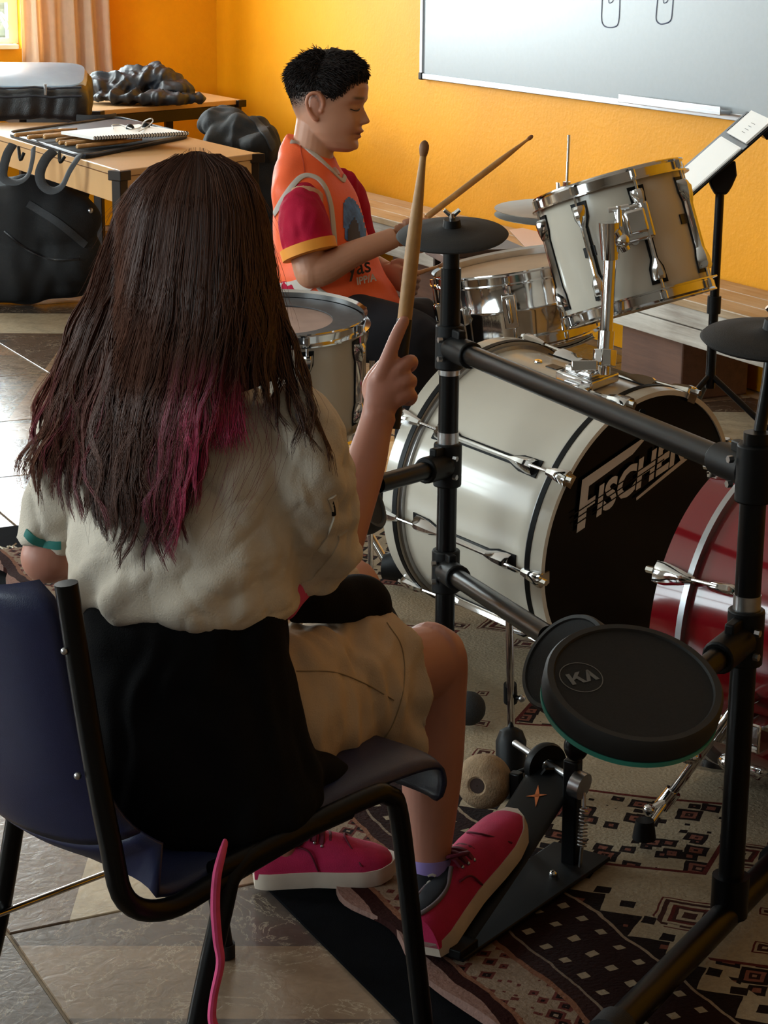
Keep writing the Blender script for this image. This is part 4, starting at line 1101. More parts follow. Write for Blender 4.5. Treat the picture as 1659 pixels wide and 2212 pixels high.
# ================================================================= head builder
_HZ = [-.100, -.090, -.075, -.060, -.040, -.020, .0, .020, .050, .080, .100, .112, .118]
_XF = [.066, .083, .086, .082, .087, .089, .087, .094, .095, .082, .058, .032, .002]
_XB = [.012, -.006, -.022, -.042, -.060, -.072, -.080, -.086, -.088, -.074, -.052, -.030, -.002]
_HW = [.030, .046, .056, .062, .0645, .066, .0685, .071, .069, .054, .037, .021, .002]
def head_point(z, th, feat=True):
    xf, xb, w = (float(np.interp(z, _HZ, q)) for q in (_XF, _XB, _HW))
    c, s = math.cos(th), math.sin(th); xm = .3*(xf+xb)
    x = xm+(xf-xm)*c if c > 0 else xm+(xm-xb)*c
    y = w*math.copysign(abs(s)**.92, s)
    if feat and c > 0:
        g = lambda a, sg: math.exp(-(a/sg)**2)
        ay = abs(y); d = 0
        if z < .016:
            k = min(1, (.016-z)/.040)
            amp = .0195*k**1.25*(1/(1+math.exp(-(z+.0325)/.0017)))
            d += amp*g(y, .0068+.0055*k)
        d += .0050*g(ay-.011, .006)*g(z+.0265, .0055)
        d += .0122*g(z+.0485, .0052)*g(y, .018)+.0102*g(z+.0612, .0054)*g(y, .016)-.005*g(z+.0550, .0018)*g(y, .02)
        d += .0030*g(z+.086, .011)*g(y, .02)-.004*g(z+.072, .006)*g(y, .025)
        d += -.0115*g(ay-.031, .015)*g(z-.009, .010)+.0070*g(ay-.031, .0105)*g(z-.005, .0075)-.0022*g(ay-.031, .013)*g(z+.0025, .0016)
        d += .0030*g(ay-.030, .018)*g(z-.024, .006)-.004*g(y, .010)*g(z-.010, .008)
        d += .0040*g(ay-.036, .018)*g(z+.030, .016)
        x += d
    return V(x, y, z)
def head_mb(mb, T, sc, nz=88, nt=112, feat=True):
    zs = [-.100+.218*(.5-.5*math.cos(math.pi*i/(nz-1))) for i in range(nz)]
    mb.loft([[T(head_point(z, 2*math.pi*k/nt, feat)*sc) for k in range(nt)] for z in zs])
    for sgn in (-1, 1):           # ears
        e = lambda x, z, o=0: T(V(x, sgn*(.0655+o), z)*sc)
        mb.tube([e(.010, -.008, .002), e(.012, .010, .006), e(.004, .026, .010), e(-.010, .029, .014), e(-.021, .020, .017), e(-.023, .004, .016), e(-.016, -.014, .011), e(-.004, -.028, .005), e(.004, -.030, .002)],
                [.0035, .004, .0044, .0046, .0046, .0044, .0044, .0058, .004], 10, sm=4)
        mb.ball(T(V(-.006, sgn*.067, .001)*sc), (T(V(.016, 0, .0)*sc)-T(V(0, 0, 0)), T(V(-.003, sgn*.006, 0)*sc)-T(V(0, 0, 0)), T(V(-.003, 0, .026)*sc)-T(V(0, 0, 0))))
        mb.tube([e(.010, -.004, .003), e(.009, -.010, .005), e(.008, -.014, .003)], [.0035, .0045, .003], 8)
def xform(c, f, up):
    f = unit(f); l = unit(np.cross(up, f)); u = np.cross(f, l)
    def T(p): return c+f*p[0]+l*p[1]+u*p[2]
    def inv(q): q = np.asarray(q)-c; return np.stack([q@f, q@l, q@u], -1)
    return T, inv
def bvh(o):
    l = root_loc(o) if o.parent is not None else np.array(o.location)
    return BVHTree.FromPolygons([tuple(np.array(v.co)+l) for v in o.data.vertices], [tuple(p.vertices) for p in o.data.polygons])
def hit(t, px, py):
    r = unit(_F+_R*((px-829.5)/FPX)-_U*((py-1106.0)/FPX))
    q, n, i, d = t.ray_cast(Vector(CAM), Vector(r))
    if q is None: return None, None
    n = np.array(n); n = -n if n@r > 0 else n
    return np.array(q), n
def ribbon(name, t, pix, w, mat_, parent, th=.0016, off=.0008, sm=5, label=None):
    """A flat band lying on a surface along a line given in the photograph."""
    q = catmull([V(*p) for p in pix], sm); pts = []
    for a in q:
        h, n = hit(t, a[0], a[1])
        if h is not None: pts.append((h, n))
    if len(pts) < 3: return None
    P_ = np.array([p for p, _ in pts]); N_ = np.array([n for _, n in pts])
    for _ in range(2): N_[1:-1] = (N_[:-2]+N_[1:-1]*2+N_[2:])/4
    rings = []
    for i in range(len(pts)):
        tg = unit(P_[min(i+1, len(P_)-1)]-P_[max(i-1, 0)]); n = unit(N_[i]-tg*(N_[i]@tg)); sd = np.cross(tg, n); p = P_[i]+n*off
        rings.append([p-sd*w/2-n*.003, p-sd*w/2+n*th*.6, p+n*th, p+sd*w/2+n*th*.6, p+sd*w/2-n*.003])
    return obj(name, MB().loft(rings), mat_, parent, label=label)
def patch(name, t, pix, mat_, parent, off=.0012, th=.0008):
    """A thin print that follows a surface: outline in the photograph, filled on a grid."""
    pix = np.array(pix, float); x0, y0 = pix.min(0); x1, y1 = pix.max(0); nx = max(6, int((x1-x0)/3)); ny = max(6, int((y1-y0)/3))
    def inside(x, y):
        c = False; m = len(pix)
        for i in range(m):
            a, b = pix[i], pix[i-1]
            if (a[1] > y) != (b[1] > y) and x < (b[0]-a[0])*(y-a[1])/(b[1]-a[1])+a[0]: c = not c
        return c
    mb = MB(); idx = {}
    def vert(i, j):
        if (i, j) not in idx:
            h, n = hit(t, x0+(x1-x0)*i/nx, y0+(y1-y0)*j/ny)
            if h is None: idx[i, j] = None
            else: idx[i, j] = len(mb.v); mb.v.append(tuple(h+n*off))
        return idx[i, j]
    for i in range(nx):
        for j in range(ny):
            if inside(x0+(x1-x0)*(i+.5)/nx, y0+(y1-y0)*(j+.5)/ny):
                f = [vert(i, j), vert(i+1, j), vert(i+1, j+1), vert(i, j+1)]
                if None not in f: mb.f.append(tuple(f))
    if not mb.f: return None
    return obj(name, mb, mat_, parent, norm=False)

# ================================================================= shoes
def shoe(par, heel, fwd, up, L, lab):
    f = unit(fwd); sdv = unit(np.cross(up, f)); u = np.cross(f, sdv)
    X = lambda a, b, c: heel+f*a*L+sdv*b+u*c
    st = [(0, .022, .026), (.02, .028, .0), (.10, .032, 0), (.25, .031, 0), (.42, .031, 0), (.60, .038, 0), (.75, .041, 0), (.88, .037, 0), (.96, .026, 0), (1.0, .010, 0)]
    t_ = [s[0] for s in st]; w_ = [s[1] for s in st]
    w = lambda t: float(np.interp(t, t_, w_))
    rings = []
    for t in np.linspace(0, 1, 26):
        k = w(t); lift = .010*max(0, (t-.75)/.25)**2
        rings.append([X(t, -k*1.06, lift), X(t, -k*1.10, lift+.012), X(t, -k*1.03, lift+.026), X(t, k*1.03, lift+.026), X(t, k*1.10, lift+.012), X(t, k*1.06, lift)])
    s = thing_part = obj('shoe', MB().loft(shoe_upper(X, w)), M['pink_shoe'], par, label=lab)
    obj('sole', MB().loft(rings), M['sole'], s, ang=50)
    obj('toe_seam', MB().tube([X(.74, -w(.74)*.97, .036), X(.66, -.018, .066), X(.64, 0, .073), X(.66, .018, .066), X(.74, w(.74)*.97, .036)], .0016, 6, sm=5), M['pink_lace'], s)
    obj('side_seam', MB().tube([X(.30, -w(.3)*.86, .068), X(.38, -w(.38)*1.0, .060), X(.44, -w(.44)*1.02, .028)], .0016, 6, sm=5), M['pink_lace'], s)
    obj('collar', MB().tube([X(.34, -.010, .0835), X(.24, -.0165, .0725), X(.14, -.0180, .0725), X(.04, -.0120, .0760), X(.010, 0, .0745), X(.04, .0120, .0760), X(.14, .0180, .0725), X(.24, .0165, .0725), X(.34, .010, .0835)], .0034, 10, sm=5), mat('shoe_lining', 0x6A5A5C, .9), s)
    obj('shoe_opening', MB().ells([(X(.02, 0, .0745), sdv*.004, u*.002), (X(.08, 0, .0755), sdv*.0135, u*.0035), (X(.18, 0, .0740), sdv*.0165, u*.0045), (X(.28, 0, .0765), sdv*.0145, u*.0045), (X(.34, 0, .0815), sdv*.006, u*.003)], 16, sm=3), M['sock'], s)
    for k in range(5):
        t = .36+.052*k; z = .0915-.0062*k
        obj('lace', MB().tube([X(t, -.023, z-.010), X(t+.012, -.011, z+.001), X(t+.018, .011, z+.001), X(t+.01, .023, z-.010)], .0052, 8, sm=3, flat=.6), M['pink_lace'], s)
        obj('eyelet', MB().ball(X(t+.005, -.0245, z-.012), .003, 8, 6), M['steel'], s)
    for q in (-1, 1): obj('lace', MB().tube([X(.38, 0, .090), X(.34, q*.016, .104), X(.40, q*.032, .098), X(.41, q*.014, .090)], .0050, 8, sm=4, flat=.6), M['pink_lace'], s)
    return s
def shoe_upper(X, w):
    rings = []
    T = [0, .05, .12, .22, .32, .40, .50, .62, .74, .86, .95, .99]
    Hh = [.070, .077, .073, .072, .080, .084, .080, .072, .060, .051, .042, .030]
    for t in np.linspace(0, .99, 30):
        k = w(max(t, .015))*.98; h = float(np.interp(t, T, Hh)); lift = .010*max(0, (t-.75)/.25)**2; b = .016+lift
        top = .62 if t < .34 else .50
        r = []
        for a, z in ((-1, 0), (-1.0, .30), (-.92, .60), (-.74, .84), (-top*.8, .96), (-.18, 1.0), (.18, 1.0), (top*.8, .96), (.74, .84), (.92, .60), (1.0, .30), (1, 0)):
            r.append(X(t, a*k, b+z*(h-b)))
        rings.append(r)
    return rings

# ================================================================= girl seen from behind
gr = thing('person', 'girl with long brown and pink hair seated on the navy chair, drumstick raised', 'person', (.93, 2.30, 0))
phi = math.radians(24)
tf, tr_ = CG(math.sin(phi), math.cos(phi), 0), CG(math.cos(phi), -math.sin(phi), 0)
ghead_c = P(432, 556, 2.525)
gT, ginv = xform(ghead_c, CG(math.sin(phi*.8), math.cos(phi*.8), -.10), unit(V(0, 0, 1)+.08*tf))
body = MB()
head_mb(body, gT, .97, 48, 56)
body.tube([P(426, 640, 2.52), P(424, 760, 2.54), P(420, 850, 2.56)], [.042, .042, .055], 20)
E_ = lambda px, py, d, a, b: (P(px, py, d), tr_*a, tf*b)
body.ells([E_(400, 1660, 2.64, .11, .085), E_(398, 1560, 2.64, .135, .10), E_(394, 1430, 2.62, .125, .088), E_(392, 1300, 2.605, .105, .075), E_(396, 1120, 2.59, .118, .082), E_(404, 980, 2.57, .128, .08), E_(412, 890, 2.56, .11, .065), E_(420, 830, 2.55, .05, .045)], 32, sm=4)
RK, RA = P(933, 1428, 3.0), P(926, 1885, 3.055)
LK = P(762, 1268, 3.26)
body.tube([P(520, 1545, 2.66), P(730, 1485, 2.84), RK], [.078, .066, .052], 24, sm=4)
body.tube([P(920, 1420, 2.985), RK+V(0, 0, .0), P(938, 1520, 3.02), P(934, 1640, 3.035), P(928, 1770, 3.045), RA, RA-V(0, 0, .05)], [.05, .0525, .047, .046, .039, .029, .030], 24, sm=4)
body.tube([P(420, 1545, 2.74), P(600, 1400, 3.0), LK], [.076, .064, .051], 24, sm=4)
lh = FL(548, 1905, .016); ldir = unit((FL(785, 1893, .016)-lh)*V(1, 1, 0)); LAk = lh+ldir*.052+V(0, 0, .10)
body.tube([LK-_U*.0, LK+(LAk-LK)*.35, LAk, LAk-V(0, 0, .05)], [.05, .045, .027, .026], 20, sm=4)
# right arm
body.tube([P(628, 925, 2.53), P(665, 1060, 2.58), P(712, 1198, 2.68)], [.045, .040, .034], 20, sm=4)
body.tube([P(706, 1205, 2.675), P(724, 1185, 2.685), P(757, 1100, 2.71), P(790, 1000, 2.74), P(810, 925, 2.757), P(820, 893, 2.76)], [.032, .034, .0305, .0275, .0232, .024], 20, sm=4)
# left arm
body.tube([P(175, 930, 2.64), P(140, 1060, 2.67), P(104, 1195, 2.70)], [.036, .032, .034], 20, sm=4)
body.ball(P(101, 1204, 2.70), .0345)
body.tube([P(103, 1204, 2.705), P(150, 1206, 2.76), P(240, 1190, 2.88), P(330, 1170, 2.96)], [.034, .033, .028, .024], 16, sm=4)
body.ball(P(360, 1165, 2.99), (_R*.03, _F*.04, _U*.025))
# right hand: palm, thumb, four separate fingers (index along the stick, others curled round it)
hd_ = lambda *a: [P(*q) for q in a]
wd_ = _R*.93+_U*.25
body.ells([(P(815, 910, 2.758), unit(_R*.95+_U*.3)*.0235, _F*.017), (P(826, 876, 2.757), unit(_R*.95+_U*.3)*.029, _F*.0175), (P(838, 842, 2.756), unit(_R*.93+_U*.36)*.0345, _F*.017), (P(842, 815, 2.755), unit(_R*.88+_U*.1)*.032, _F*.015), (P(845, 796, 2.754), unit(_R*.9-_U*.1)*.022, _F*.012)], 24, sm=3)
for pts, rad in ((hd_((822, 815, 2.750), (838, 775, 2.746), (850, 742, 2.745), (863, 712, 2.748), (873, 693, 2.752)), [.0125, .0108, .0096, .0090, .0080]),
                 (hd_((848, 815, 2.750), (868, 792, 2.748), (887, 779, 2.757), (889, 788, 2.776), (876, 800, 2.788)), [.0115, .0100, .0092, .0088, .0078]),
                 (hd_((856, 838, 2.750), (877, 823, 2.749), (888, 822, 2.762), (884, 832, 2.780), (870, 838, 2.79)), [.0115, .0098, .0090, .0086, .0076]),
                 (hd_((862, 862, 2.752), (881, 852, 2.752), (890, 857, 2.765), (884, 866, 2.780), (870, 866, 2.788)), [.0108, .0092, .0084, .0078, .0070]),
                 (hd_((808, 868, 2.762), (800, 832, 2.778), (828, 790, 2.790), (856, 768, 2.790), (868, 758, 2.788)), [.0125, .0120, .0105, .0098, .0080])):
    body.tube(pts, rad, 12, sm=4)
    body.ball(pts[-1], rad[-1], 12, 8); body.ball(pts[0], rad[0], 12, 8)
gb = soft('body', body, M['skin'], .0034, gr, smooth=3, label='bare forearm, knee and lower leg skin')
# shirt: loose khaki blouse with short sleeves
sh = MB()
sh.ells([E_(390, 1312, 2.612, .128, .092), E_(390, 1296, 2.61, .150, .112), E_(389, 1262, 2.605, .155, .116), E_(390, 1180, 2.60, .152, .110), E_(396, 1060, 2.585, .150, .102), E_(404, 960, 2.572, .150, .096), E_(412, 900, 2.562, .146, .084), E_(420, 858, 2.555, .116, .068), E_(425, 822, 2.548, .066, .054), E_(427, 806, 2.545, .056, .050)], 40, sm=4)
sh.tube([P(596, 905, 2.545), P(634, 935, 2.535), P(655, 1020, 2.555), P(670, 1110, 2.60), P(676, 1185, 2.645), P(668, 1240, 2.672)], [.052, .062, .062, .060, .058, .046], 28, sm=4)
sh.tube([P(690, 1150, 2.64), P(706, 1185, 2.66), P(700, 1215, 2.675)], [.040, .0405, .034], 20, sm=3)
sh.tube([P(205, 905, 2.60), P(165, 935, 2.63), P(140, 1040, 2.655), P(116, 1110, 2.68), P(100, 1168, 2.695)], [.05, .054, .049, .045, .042], 28, sm=4)
sh.ells([(P(640, 850, 2.555), _R*.010, _F*.03), (P(655, 900, 2.54), _R*.012, _F*.03)], 12)
def shirt_folds(c, n):
    loc = (c-P(400, 1060, 2.58)); zz = loc[:, 2]
    rdg = np.clip(1-1.6*np.abs(noise(c*V(1, 1, .6), 15, 5)), 0, 1)**3+.7*np.clip(1-1.8*np.abs(noise(c*V(.7, .7, 1.3), 27, 2)), 0, 1)**3
    f = .0026*noise(c, 14, 1)+.0014*noise(c, 46, 2)-.0034*rdg
    hem = np.exp(-((zz+.12)/.05)**2); lat = loc@tr_
    f += hem*.006*np.sin(lat*75+2*np.sin(zz*40)+3*noise(c, 6, 3))
    arm = np.clip((lat-.12)/.05, 0, 1)
    f += arm*.0028*np.sin((zz*.8+lat*.8)*110+2*noise(c, 12, 4))
    return f
shirt = soft('shirt', sh, M['shirt'], .0046, gr, smooth=5, disp=shirt_folds, label='loose khaki short-sleeved shirt')
tsh = bvh(shirt)
ribbon('sleeve_hem', tsh, [(56, 1150), (72, 1166), (95, 1174), (118, 1178), (132, 1178)], .011, M['teal'], shirt, label='teal sleeve trim')
ribbon('sleeve_tab', tsh, [(716, 1072), (722, 1100), (722, 1130), (712, 1160), (694, 1190)], .012, M['shirt'], shirt, th=.003)
ribbon('sleeve_button', tsh, [(716, 1080), (719, 1096), (720, 1112)], .006, M['black_plastic'], shirt, th=.003)
ribbon('cuff_seam', tsh, [(740, 1150), (732, 1185), (712, 1222), (682, 1252), (650, 1272)], .016, M['shirt'], shirt, th=.0025)
# shorts
so = MB()
thd = unit(RK-P(560, 1530, 2.68)); ta = unit(_U-thd*(_U@thd)); tb_ = np.cross(thd, ta)
so.ells([(P(440, 1570, 2.66), ta*.10, tb_*.12), (P(560, 1535, 2.70), ta*.112, tb_*.105), (P(680, 1515, 2.79), ta*.112, tb_*.09), (P(750, 1505, 2.85), ta*.118, tb_*.086), (P(805, 1502, 2.89), ta*.121, tb_*.085), (P(832, 1495, 2.91), ta*.116, tb_*.082)], 36, sm=4, pw=.9)
thl = unit(LK-P(420, 1540, 2.74)); tal = unit(_U-thl*(_U@thl)); tbl = np.cross(thl, tal)
so.ells([(P(430, 1540, 2.74), tal*.10, tbl*.10), (P(600, 1400, 3.0), tal*.085, tbl*.085), (P(712, 1302, 3.19), tal*.078, tbl*.08)], 32, sm=4)
def short_folds(c, n):
    l = c-P(640, 1500, 2.8); s = l@thd; k = l@ta
    return .005*noise(c, 16, 5)+.0035*noise(c, 38, 6)-.004*np.abs(noise(c, 24, 2))+.006*np.sin(s*28+k*34+2.5*noise(c, 9, 7))*np.clip(s*3+.3, 0, 1)
shorts = soft('shorts', so, M['shorts'], .0048, gr, smooth=4, disp=short_folds, label='khaki knee-length shorts')
tso = bvh(shorts)
ribbon('hem_stitch', tso, [(835, 1345), (868, 1400), (872, 1480), (850, 1560), (810, 1625)], .0012, mat('stitch', 0x9A8464, .9), shorts, th=.0008)
ribbon('side_seam', tso, [(640, 1450), (720, 1452), (790, 1478), (850, 1512)], .0012, mat('stitch_dark', 0x907A5C, .9), shorts, th=.0008)
# black jumper wrapped round the hips, hanging on the seat
bj = MB()
bj.ells([E_(388, 1288, 2.605, .143, .104), E_(388, 1330, 2.605, .146, .112), E_(396, 1450, 2.605, .148, .122), E_(412, 1570, 2.60, .150, .130), E_(440, 1660, 2.60, .154, .136), E_(452, 1735, 2.59, .140, .122), E_(450, 1785, 2.585, .108, .10), E_(440, 1822, 2.585, .06, .06)], 40, sm=4)
bj.ells([(P(590, 1700, 2.60), _U*.04, _F*.05), (P(680, 1680, 2.63), _U*.036, _F*.05), (P(740, 1690, 2.66), _U*.026, _F*.04), (P(770, 1706, 2.68), _U*.010, _F*.02)], 20, sm=4)
def jump_folds(c, n): return .004*noise(c, 14, 2)+.003*noise(c, 34, 3)
bjo = soft('jumper', bj, M['black_cloth'], .0052, gr, smooth=5, disp=jump_folds, label='black jumper tied round the hips')
bl = MB()
bl.ells([(P(628, 1322, 2.70), _U*.012, _F*.03), (P(660, 1305, 2.73), _U*.024, _F*.04), (P(710, 1297, 2.77), _U*.032, _F*.05), (P(770, 1292, 2.83), _U*.033, _F*.05), (P(815, 1300, 2.88), _U*.031, _F*.045), (P(842, 1318, 2.90), _U*.024, _F*.035), (P(852, 1328, 2.91), _U*.010, _F*.02)], 24, sm=4)
bl.tube([P(690, 1262, 2.86), P(650, 1275, 2.80), P(620, 1300, 2.74)], [.018, .022, .02], 14, sm=3)
soft('jumper_sleeve', bl, M['black_cloth'], .0042, gr, smooth=4, disp=lambda c, n: .0035*noise(c, 22, 1))
obj('pink_lining', MB().ells([(P(614, 1322, 2.60), _U*.012, _F*.012), (P(634, 1300, 2.60), _U*.019, _F*.014), (P(655, 1282, 2.62), _U*.013, _F*.012), (P(684, 1266, 2.66), _U*.004, _F*.006)], 16, sm=4), M['pink_cord'], bjo, label='pink cuff lining')
obj('pink_cord', MB().tube([P(486, 1822, 2.40), P(478, 1850, 2.36), P(468, 1895, 2.35), P(465, 1960, 2.35), P(470, 2030, 2.35), P(476, 2080, 2.35), P(462, 2150, 2.35), P(458, 2200, 2.35), P(468, 2225, 2.35)], [.006, .0078, .0084, .0086, .0086, .0080, .0074, .008, .008], 10, sm=5, flat=.6, up=_R), M['pink_cord'], bjo, label='pink drawstring hanging down')
# socks and shoes
sk = obj('sock', MB().tube([P(928, 1868, 3.052), P(926, 1900, 3.056), P(928, 1945, 3.062), P(935, 1968, 3.07)], [.0325, .034, .040, .042], 24, sm=3), M['sock'], gr, label='black ankle sock')
obj('sock_cuff', MB().tube([P(928, 1850, 3.05), P(928, 1868, 3.052), P(927, 1876, 3.053)], [.0325, .0345, .0345], 24), M['lilac'], sk, label='lilac cuff')
tsk = bvh(sk)
for pix in ([(922, 1912), (928, 1904), (935, 1914)], [(924, 1892), (934, 1888), (940, 1892)]): ribbon('sock_print', tsk, pix, .004, M['trim_grey'], sk, sm=3)
sh_up = fn_
sh_up = unit(fn_-ps*.10)
shoe(gr, heel-fd*.052+fn_*.010-ps*.012, unit(fd+ps*.04), sh_up, .298, 'magenta canvas shoe on the pedal')
obj('sock', MB().tube([LAk+V(0, 0, .02), LAk-V(0, 0, .03)], [.031, .033], 20), M['sock'], gr)
shoe(gr, lh, ldir, V(0, 0, 1), .225, 'magenta canvas shoe flat on the floor')

# ---------------------------------------------------------------- girl's long hair
UX = np.array([0, .15, .3, .5, .7, .85, 1.0])
HY = np.array([332, 360, 400, 460, 530, 620, 700, 800, 900, 980, 1060, 1130, 1200], float)
HX = np.array([[378, 392, 404, 425, 446, 462, 476], [322, 346, 372, 425, 478, 510, 530], [284, 313, 347, 420, 490, 533, 558], [247, 288, 332, 415, 500, 548, 575], [226, 271, 322, 410, 500, 555, 588], [196, 248, 307, 400, 497, 560, 603],
               [158, 218, 287, 390, 492, 563, 617], [120, 188, 264, 375, 478, 568, 640], [98, 164, 242, 355, 462, 585, 680], [82, 146, 224, 335, 452, 594, 706], [66, 142, 217, 325, 440, 560, 716], [66, 166, 227, 330, 425, 520, 714], [80, 190, 242, 320, 410, 500, 708]], float)
EU = np.array([0, .06, .12, .2, .3, .42, .52, .58, .63, .67, .70, .745, .84, .9, .95, 1.0])
EY = np.array([1072, 1084, 1096, 1125, 1172, 1205, 1214, 1206, 1185, 1010, 890, 865, 885, 925, 985, 1050], float)
def hair_x(u, y):
    xs = np.array([np.interp(y, HY, HX[:, k]) for k in range(len(UX))])
    return float(np.interp(u, UX, xs))
_gx, _gy = np.arange(20, 801, 20.0), np.arange(840, 1261, 20.0)
_gd = np.zeros((len(_gx), len(_gy)))
for _i, _x in enumerate(_gx):
    for _j, _y in enumerate(_gy):
        f_ = 2.575-.00016*(_x-400)-.10*math.sqrt(max(.02, 1-((_x-400)/330)**2))
        h_, n_ = hit(tsh, _x, _y)
        _gd[_i, _j] = min(f_+.03, (h_-CAM)@_F) if h_ is not None else f_+.02
for _k in range(2):
    _q = np.pad(_gd, 1, mode='edge'); _gd = np.minimum(_gd, (_q[:-2, 1:-1]+_q[2:, 1:-1]+_q[1:-1, :-2]+_q[1:-1, 2:]+2*_gd)/6)
def back_depth(x, y):
    a = min(max((x-20)/20, 0), len(_gx)-1.001); b = min(max((y-840)/20, 0), len(_gy)-1.001); i, j = int(a), int(b); a -= i; b -= j
    return (_gd[i, j]*(1-a)+_gd[i+1, j]*a)*(1-b)+(_gd[i, j+1]*(1-a)+_gd[i+1, j+1]*a)*b
def hair_depth(x, y, u):
    s = min(1, abs(x-425)/175)
    head = 2.515-.112*math.sqrt(max(0, 1-s*s))*(1-.25*max(0, (430-y)/100))
    if y < 620: return head
    b = back_depth(x, max(y, 850))
    w = min(1, max(0, (y-620)/420)); w = w*w*(3-2*w)
    return min(head*(1-w)+(b-.006)*w, b-.004 if y > 860 else 9)
NS = 20
strandP, strandC, strandR = [], [], []
DK, RB, LB, PK = np.array(lin(0x38241C)), np.array(lin(0x7A4E3C)), np.array(lin(0x5E3C2E)), np.array(lin(0xE24A7C))
def add_strand(u, lay, ph, amp, yend, y0, spread, du, pink, r, tone, lift=0):
    pts = np.zeros((NS, 3)); col = np.zeros((NS, 3)); rr = np.zeros(NS)
    for i in range(NS):
        t = i/(NS-1); y = y0+(yend-y0)*t**.95
        uu = u+du*(1-.93*(max(0, t-.25)/.75)**1.2)
        x = hair_x(min(max(uu, -.02), 1.02), y)
        x += amp*(t**1.6)*(math.sin(ph+y*.019+2.2*math.sin(ph*1.7))+.5*math.sin(ph*2.3+y*.041))+spread*(t**2)
        d = hair_depth(x, y, uu)-.002-.016*lay*(.4+.6*min(1, t*2))-lift*t
        pts[i] = P(x, y, d)
        pk = pink*min(1, max(0, (y-760)/150))
        base = DK*(1-tone)+(RB*(.6+.4*t))*tone
        col[i] = base*(1-pk)+PK*pk*(.55+.45*lay)
        rr[i] = r*(1-.72*max(0, (t-.62)/.38)) if t > .62 else r
    rr[0] *= .6
    strandP.append(pts); strandC.append(col); strandR.append(rr)
rg = random.Random(11)
NG = 190
for g in range(NG):
    u = (g+rg.random())/NG
    if u > .74 and rg.random() < .45: continue
    yend = float(np.interp(u, EU, EY))+min(26, rg.gauss(-38, 48))
    ph = rg.uniform(0, 6.28); amp = rg.uniform(7, 24); lay = rg.random()
    pink = 0.0
    if .44 < u < .80: pink = max(0, 1-abs(u-.63)/.19)*rg.uniform(.2, 1.0)
    elif u < .22 and rg.random() < .5: pink = rg.uniform(0, .30)
    sp = rg.gauss(0, 15)
    tone = min(1, max(0, .95-1.8*u))*rg.uniform(.3, 1)+rg.uniform(0, .55)  # paler towards the left: backlight put into strand colour, plus random tone
    for c in range(30):
        a = rg.gauss(0, 1)
        add_strand(u, min(1, max(0, lay+rg.gauss(0, .18))), ph+rg.gauss(0, .07), amp*rg.uniform(.92, 1.08), yend+rg.uniform(-45, 8)-abs(a)*14, 326+34*abs(2*u-1)**2.2+rg.uniform(0, 22), sp+rg.gauss(0, 2.2), a*.0135, pink*rg.uniform(.6, 1.1) if pink else 0, rg.uniform(.00055, .0011), min(1, max(0, tone+rg.gauss(0, .12))))
for k in range(900):      # pink under-layer at the nape
    u = rg.uniform(.60, .76); y0 = rg.uniform(700, 760)
    add_strand(u, rg.uniform(-.1, .25), rg.uniform(0, 6.28), rg.uniform(4, 14), rg.uniform(880, 985), y0, rg.gauss(8, 12), 0, rg.uniform(.8, 1.25), rg.uniform(.0005, .0009), .6)
for k in range(160):      # fine fly-away hair round the crown
    u = rg.choice((rg.uniform(0, .12), rg.uniform(.88, 1), rg.random()))
    add_strand(u, rg.uniform(.3, 1.2), rg.uniform(0, 6.28), rg.uniform(2, 9), rg.uniform(430, 760), 318+34*abs(2*u-1)**2.2, (1 if u > .5 else -1)*rg.uniform(4, 26), 0, 0, .00030, 1.0, lift=rg.uniform(0, .01))
for k in range(220):      # stray hairs
    u = rg.random(); ye = float(np.interp(u, EU, EY))+rg.uniform(-200, 40)
    add_strand(u, rg.uniform(.6, 1.5), rg.uniform(0, 6.28), rg.uniform(8, 26), ye, 332, rg.gauss(0, 16), 0, 0, .00035, .7, lift=rg.uniform(0, .01))
for k in range(38):      # loose strands over the shirt on the far shoulder
    u = rg.uniform(.72, .9); ye = rg.uniform(960, 1180)
    add_strand(u, .2, rg.uniform(0, 6.28), rg.uniform(6, 20), ye, 332, rg.uniform(-40, 10), 0, rg.uniform(0, .5), .00042, .5)
def strands_mesh(name, Ps, Cs, Rs, mat_, parent, extra=None):
    Ps = np.array(Ps); Cs = np.array(Cs); Rs = np.array(Rs); n, m, _ = Ps.shape
    T = np.gradient(Ps, axis=1); T /= np.linalg.norm(T, axis=2, keepdims=True)+1e-9
    ref = np.tile(_F, (n, m, 1)); A = np.cross(T, ref); A /= np.linalg.norm(A, axis=2, keepdims=True)+1e-9; Bv = np.cross(T, A)
    ang = [0, 2.094, 4.189]
    V_ = np.stack([Ps+Rs[..., None]*(math.cos(a)*A+math.sin(a)*Bv) for a in ang], 2).reshape(-1, 3)
    C_ = np.repeat(Cs.reshape(-1, 3), 3, 0)
    base = (np.arange(n)[:, None]*m+np.arange(m-1)[None]).reshape(-1)*3
    F_ = np.concatenate([np.stack([base+k, base+(k+1) % 3, base+3+(k+1) % 3, base+3+k], 1) for k in range(3)])
    fl_ = [tuple(x) for x in F_.tolist()]
    vs = V_; cs = C_
    if extra is not None:
        ev, ef, ec = extra; o_ = len(vs)
        vs = np.concatenate([vs, ev]); cs = np.concatenate([cs, ec]); fl_ += [tuple(i+o_ for i in f) for f in ef]
    me = mesh_of(name, vs-root_loc(parent), fl_)
    at = me.color_attributes.new('tint', 'FLOAT_COLOR', 'POINT')
    k = np.ones((len(vs), 4), dtype=np.float32); k[:, :3] = cs; at.data.foreach_set('color', k.ravel())
    me.shade_smooth()
    return link(name, me, mat_, parent)
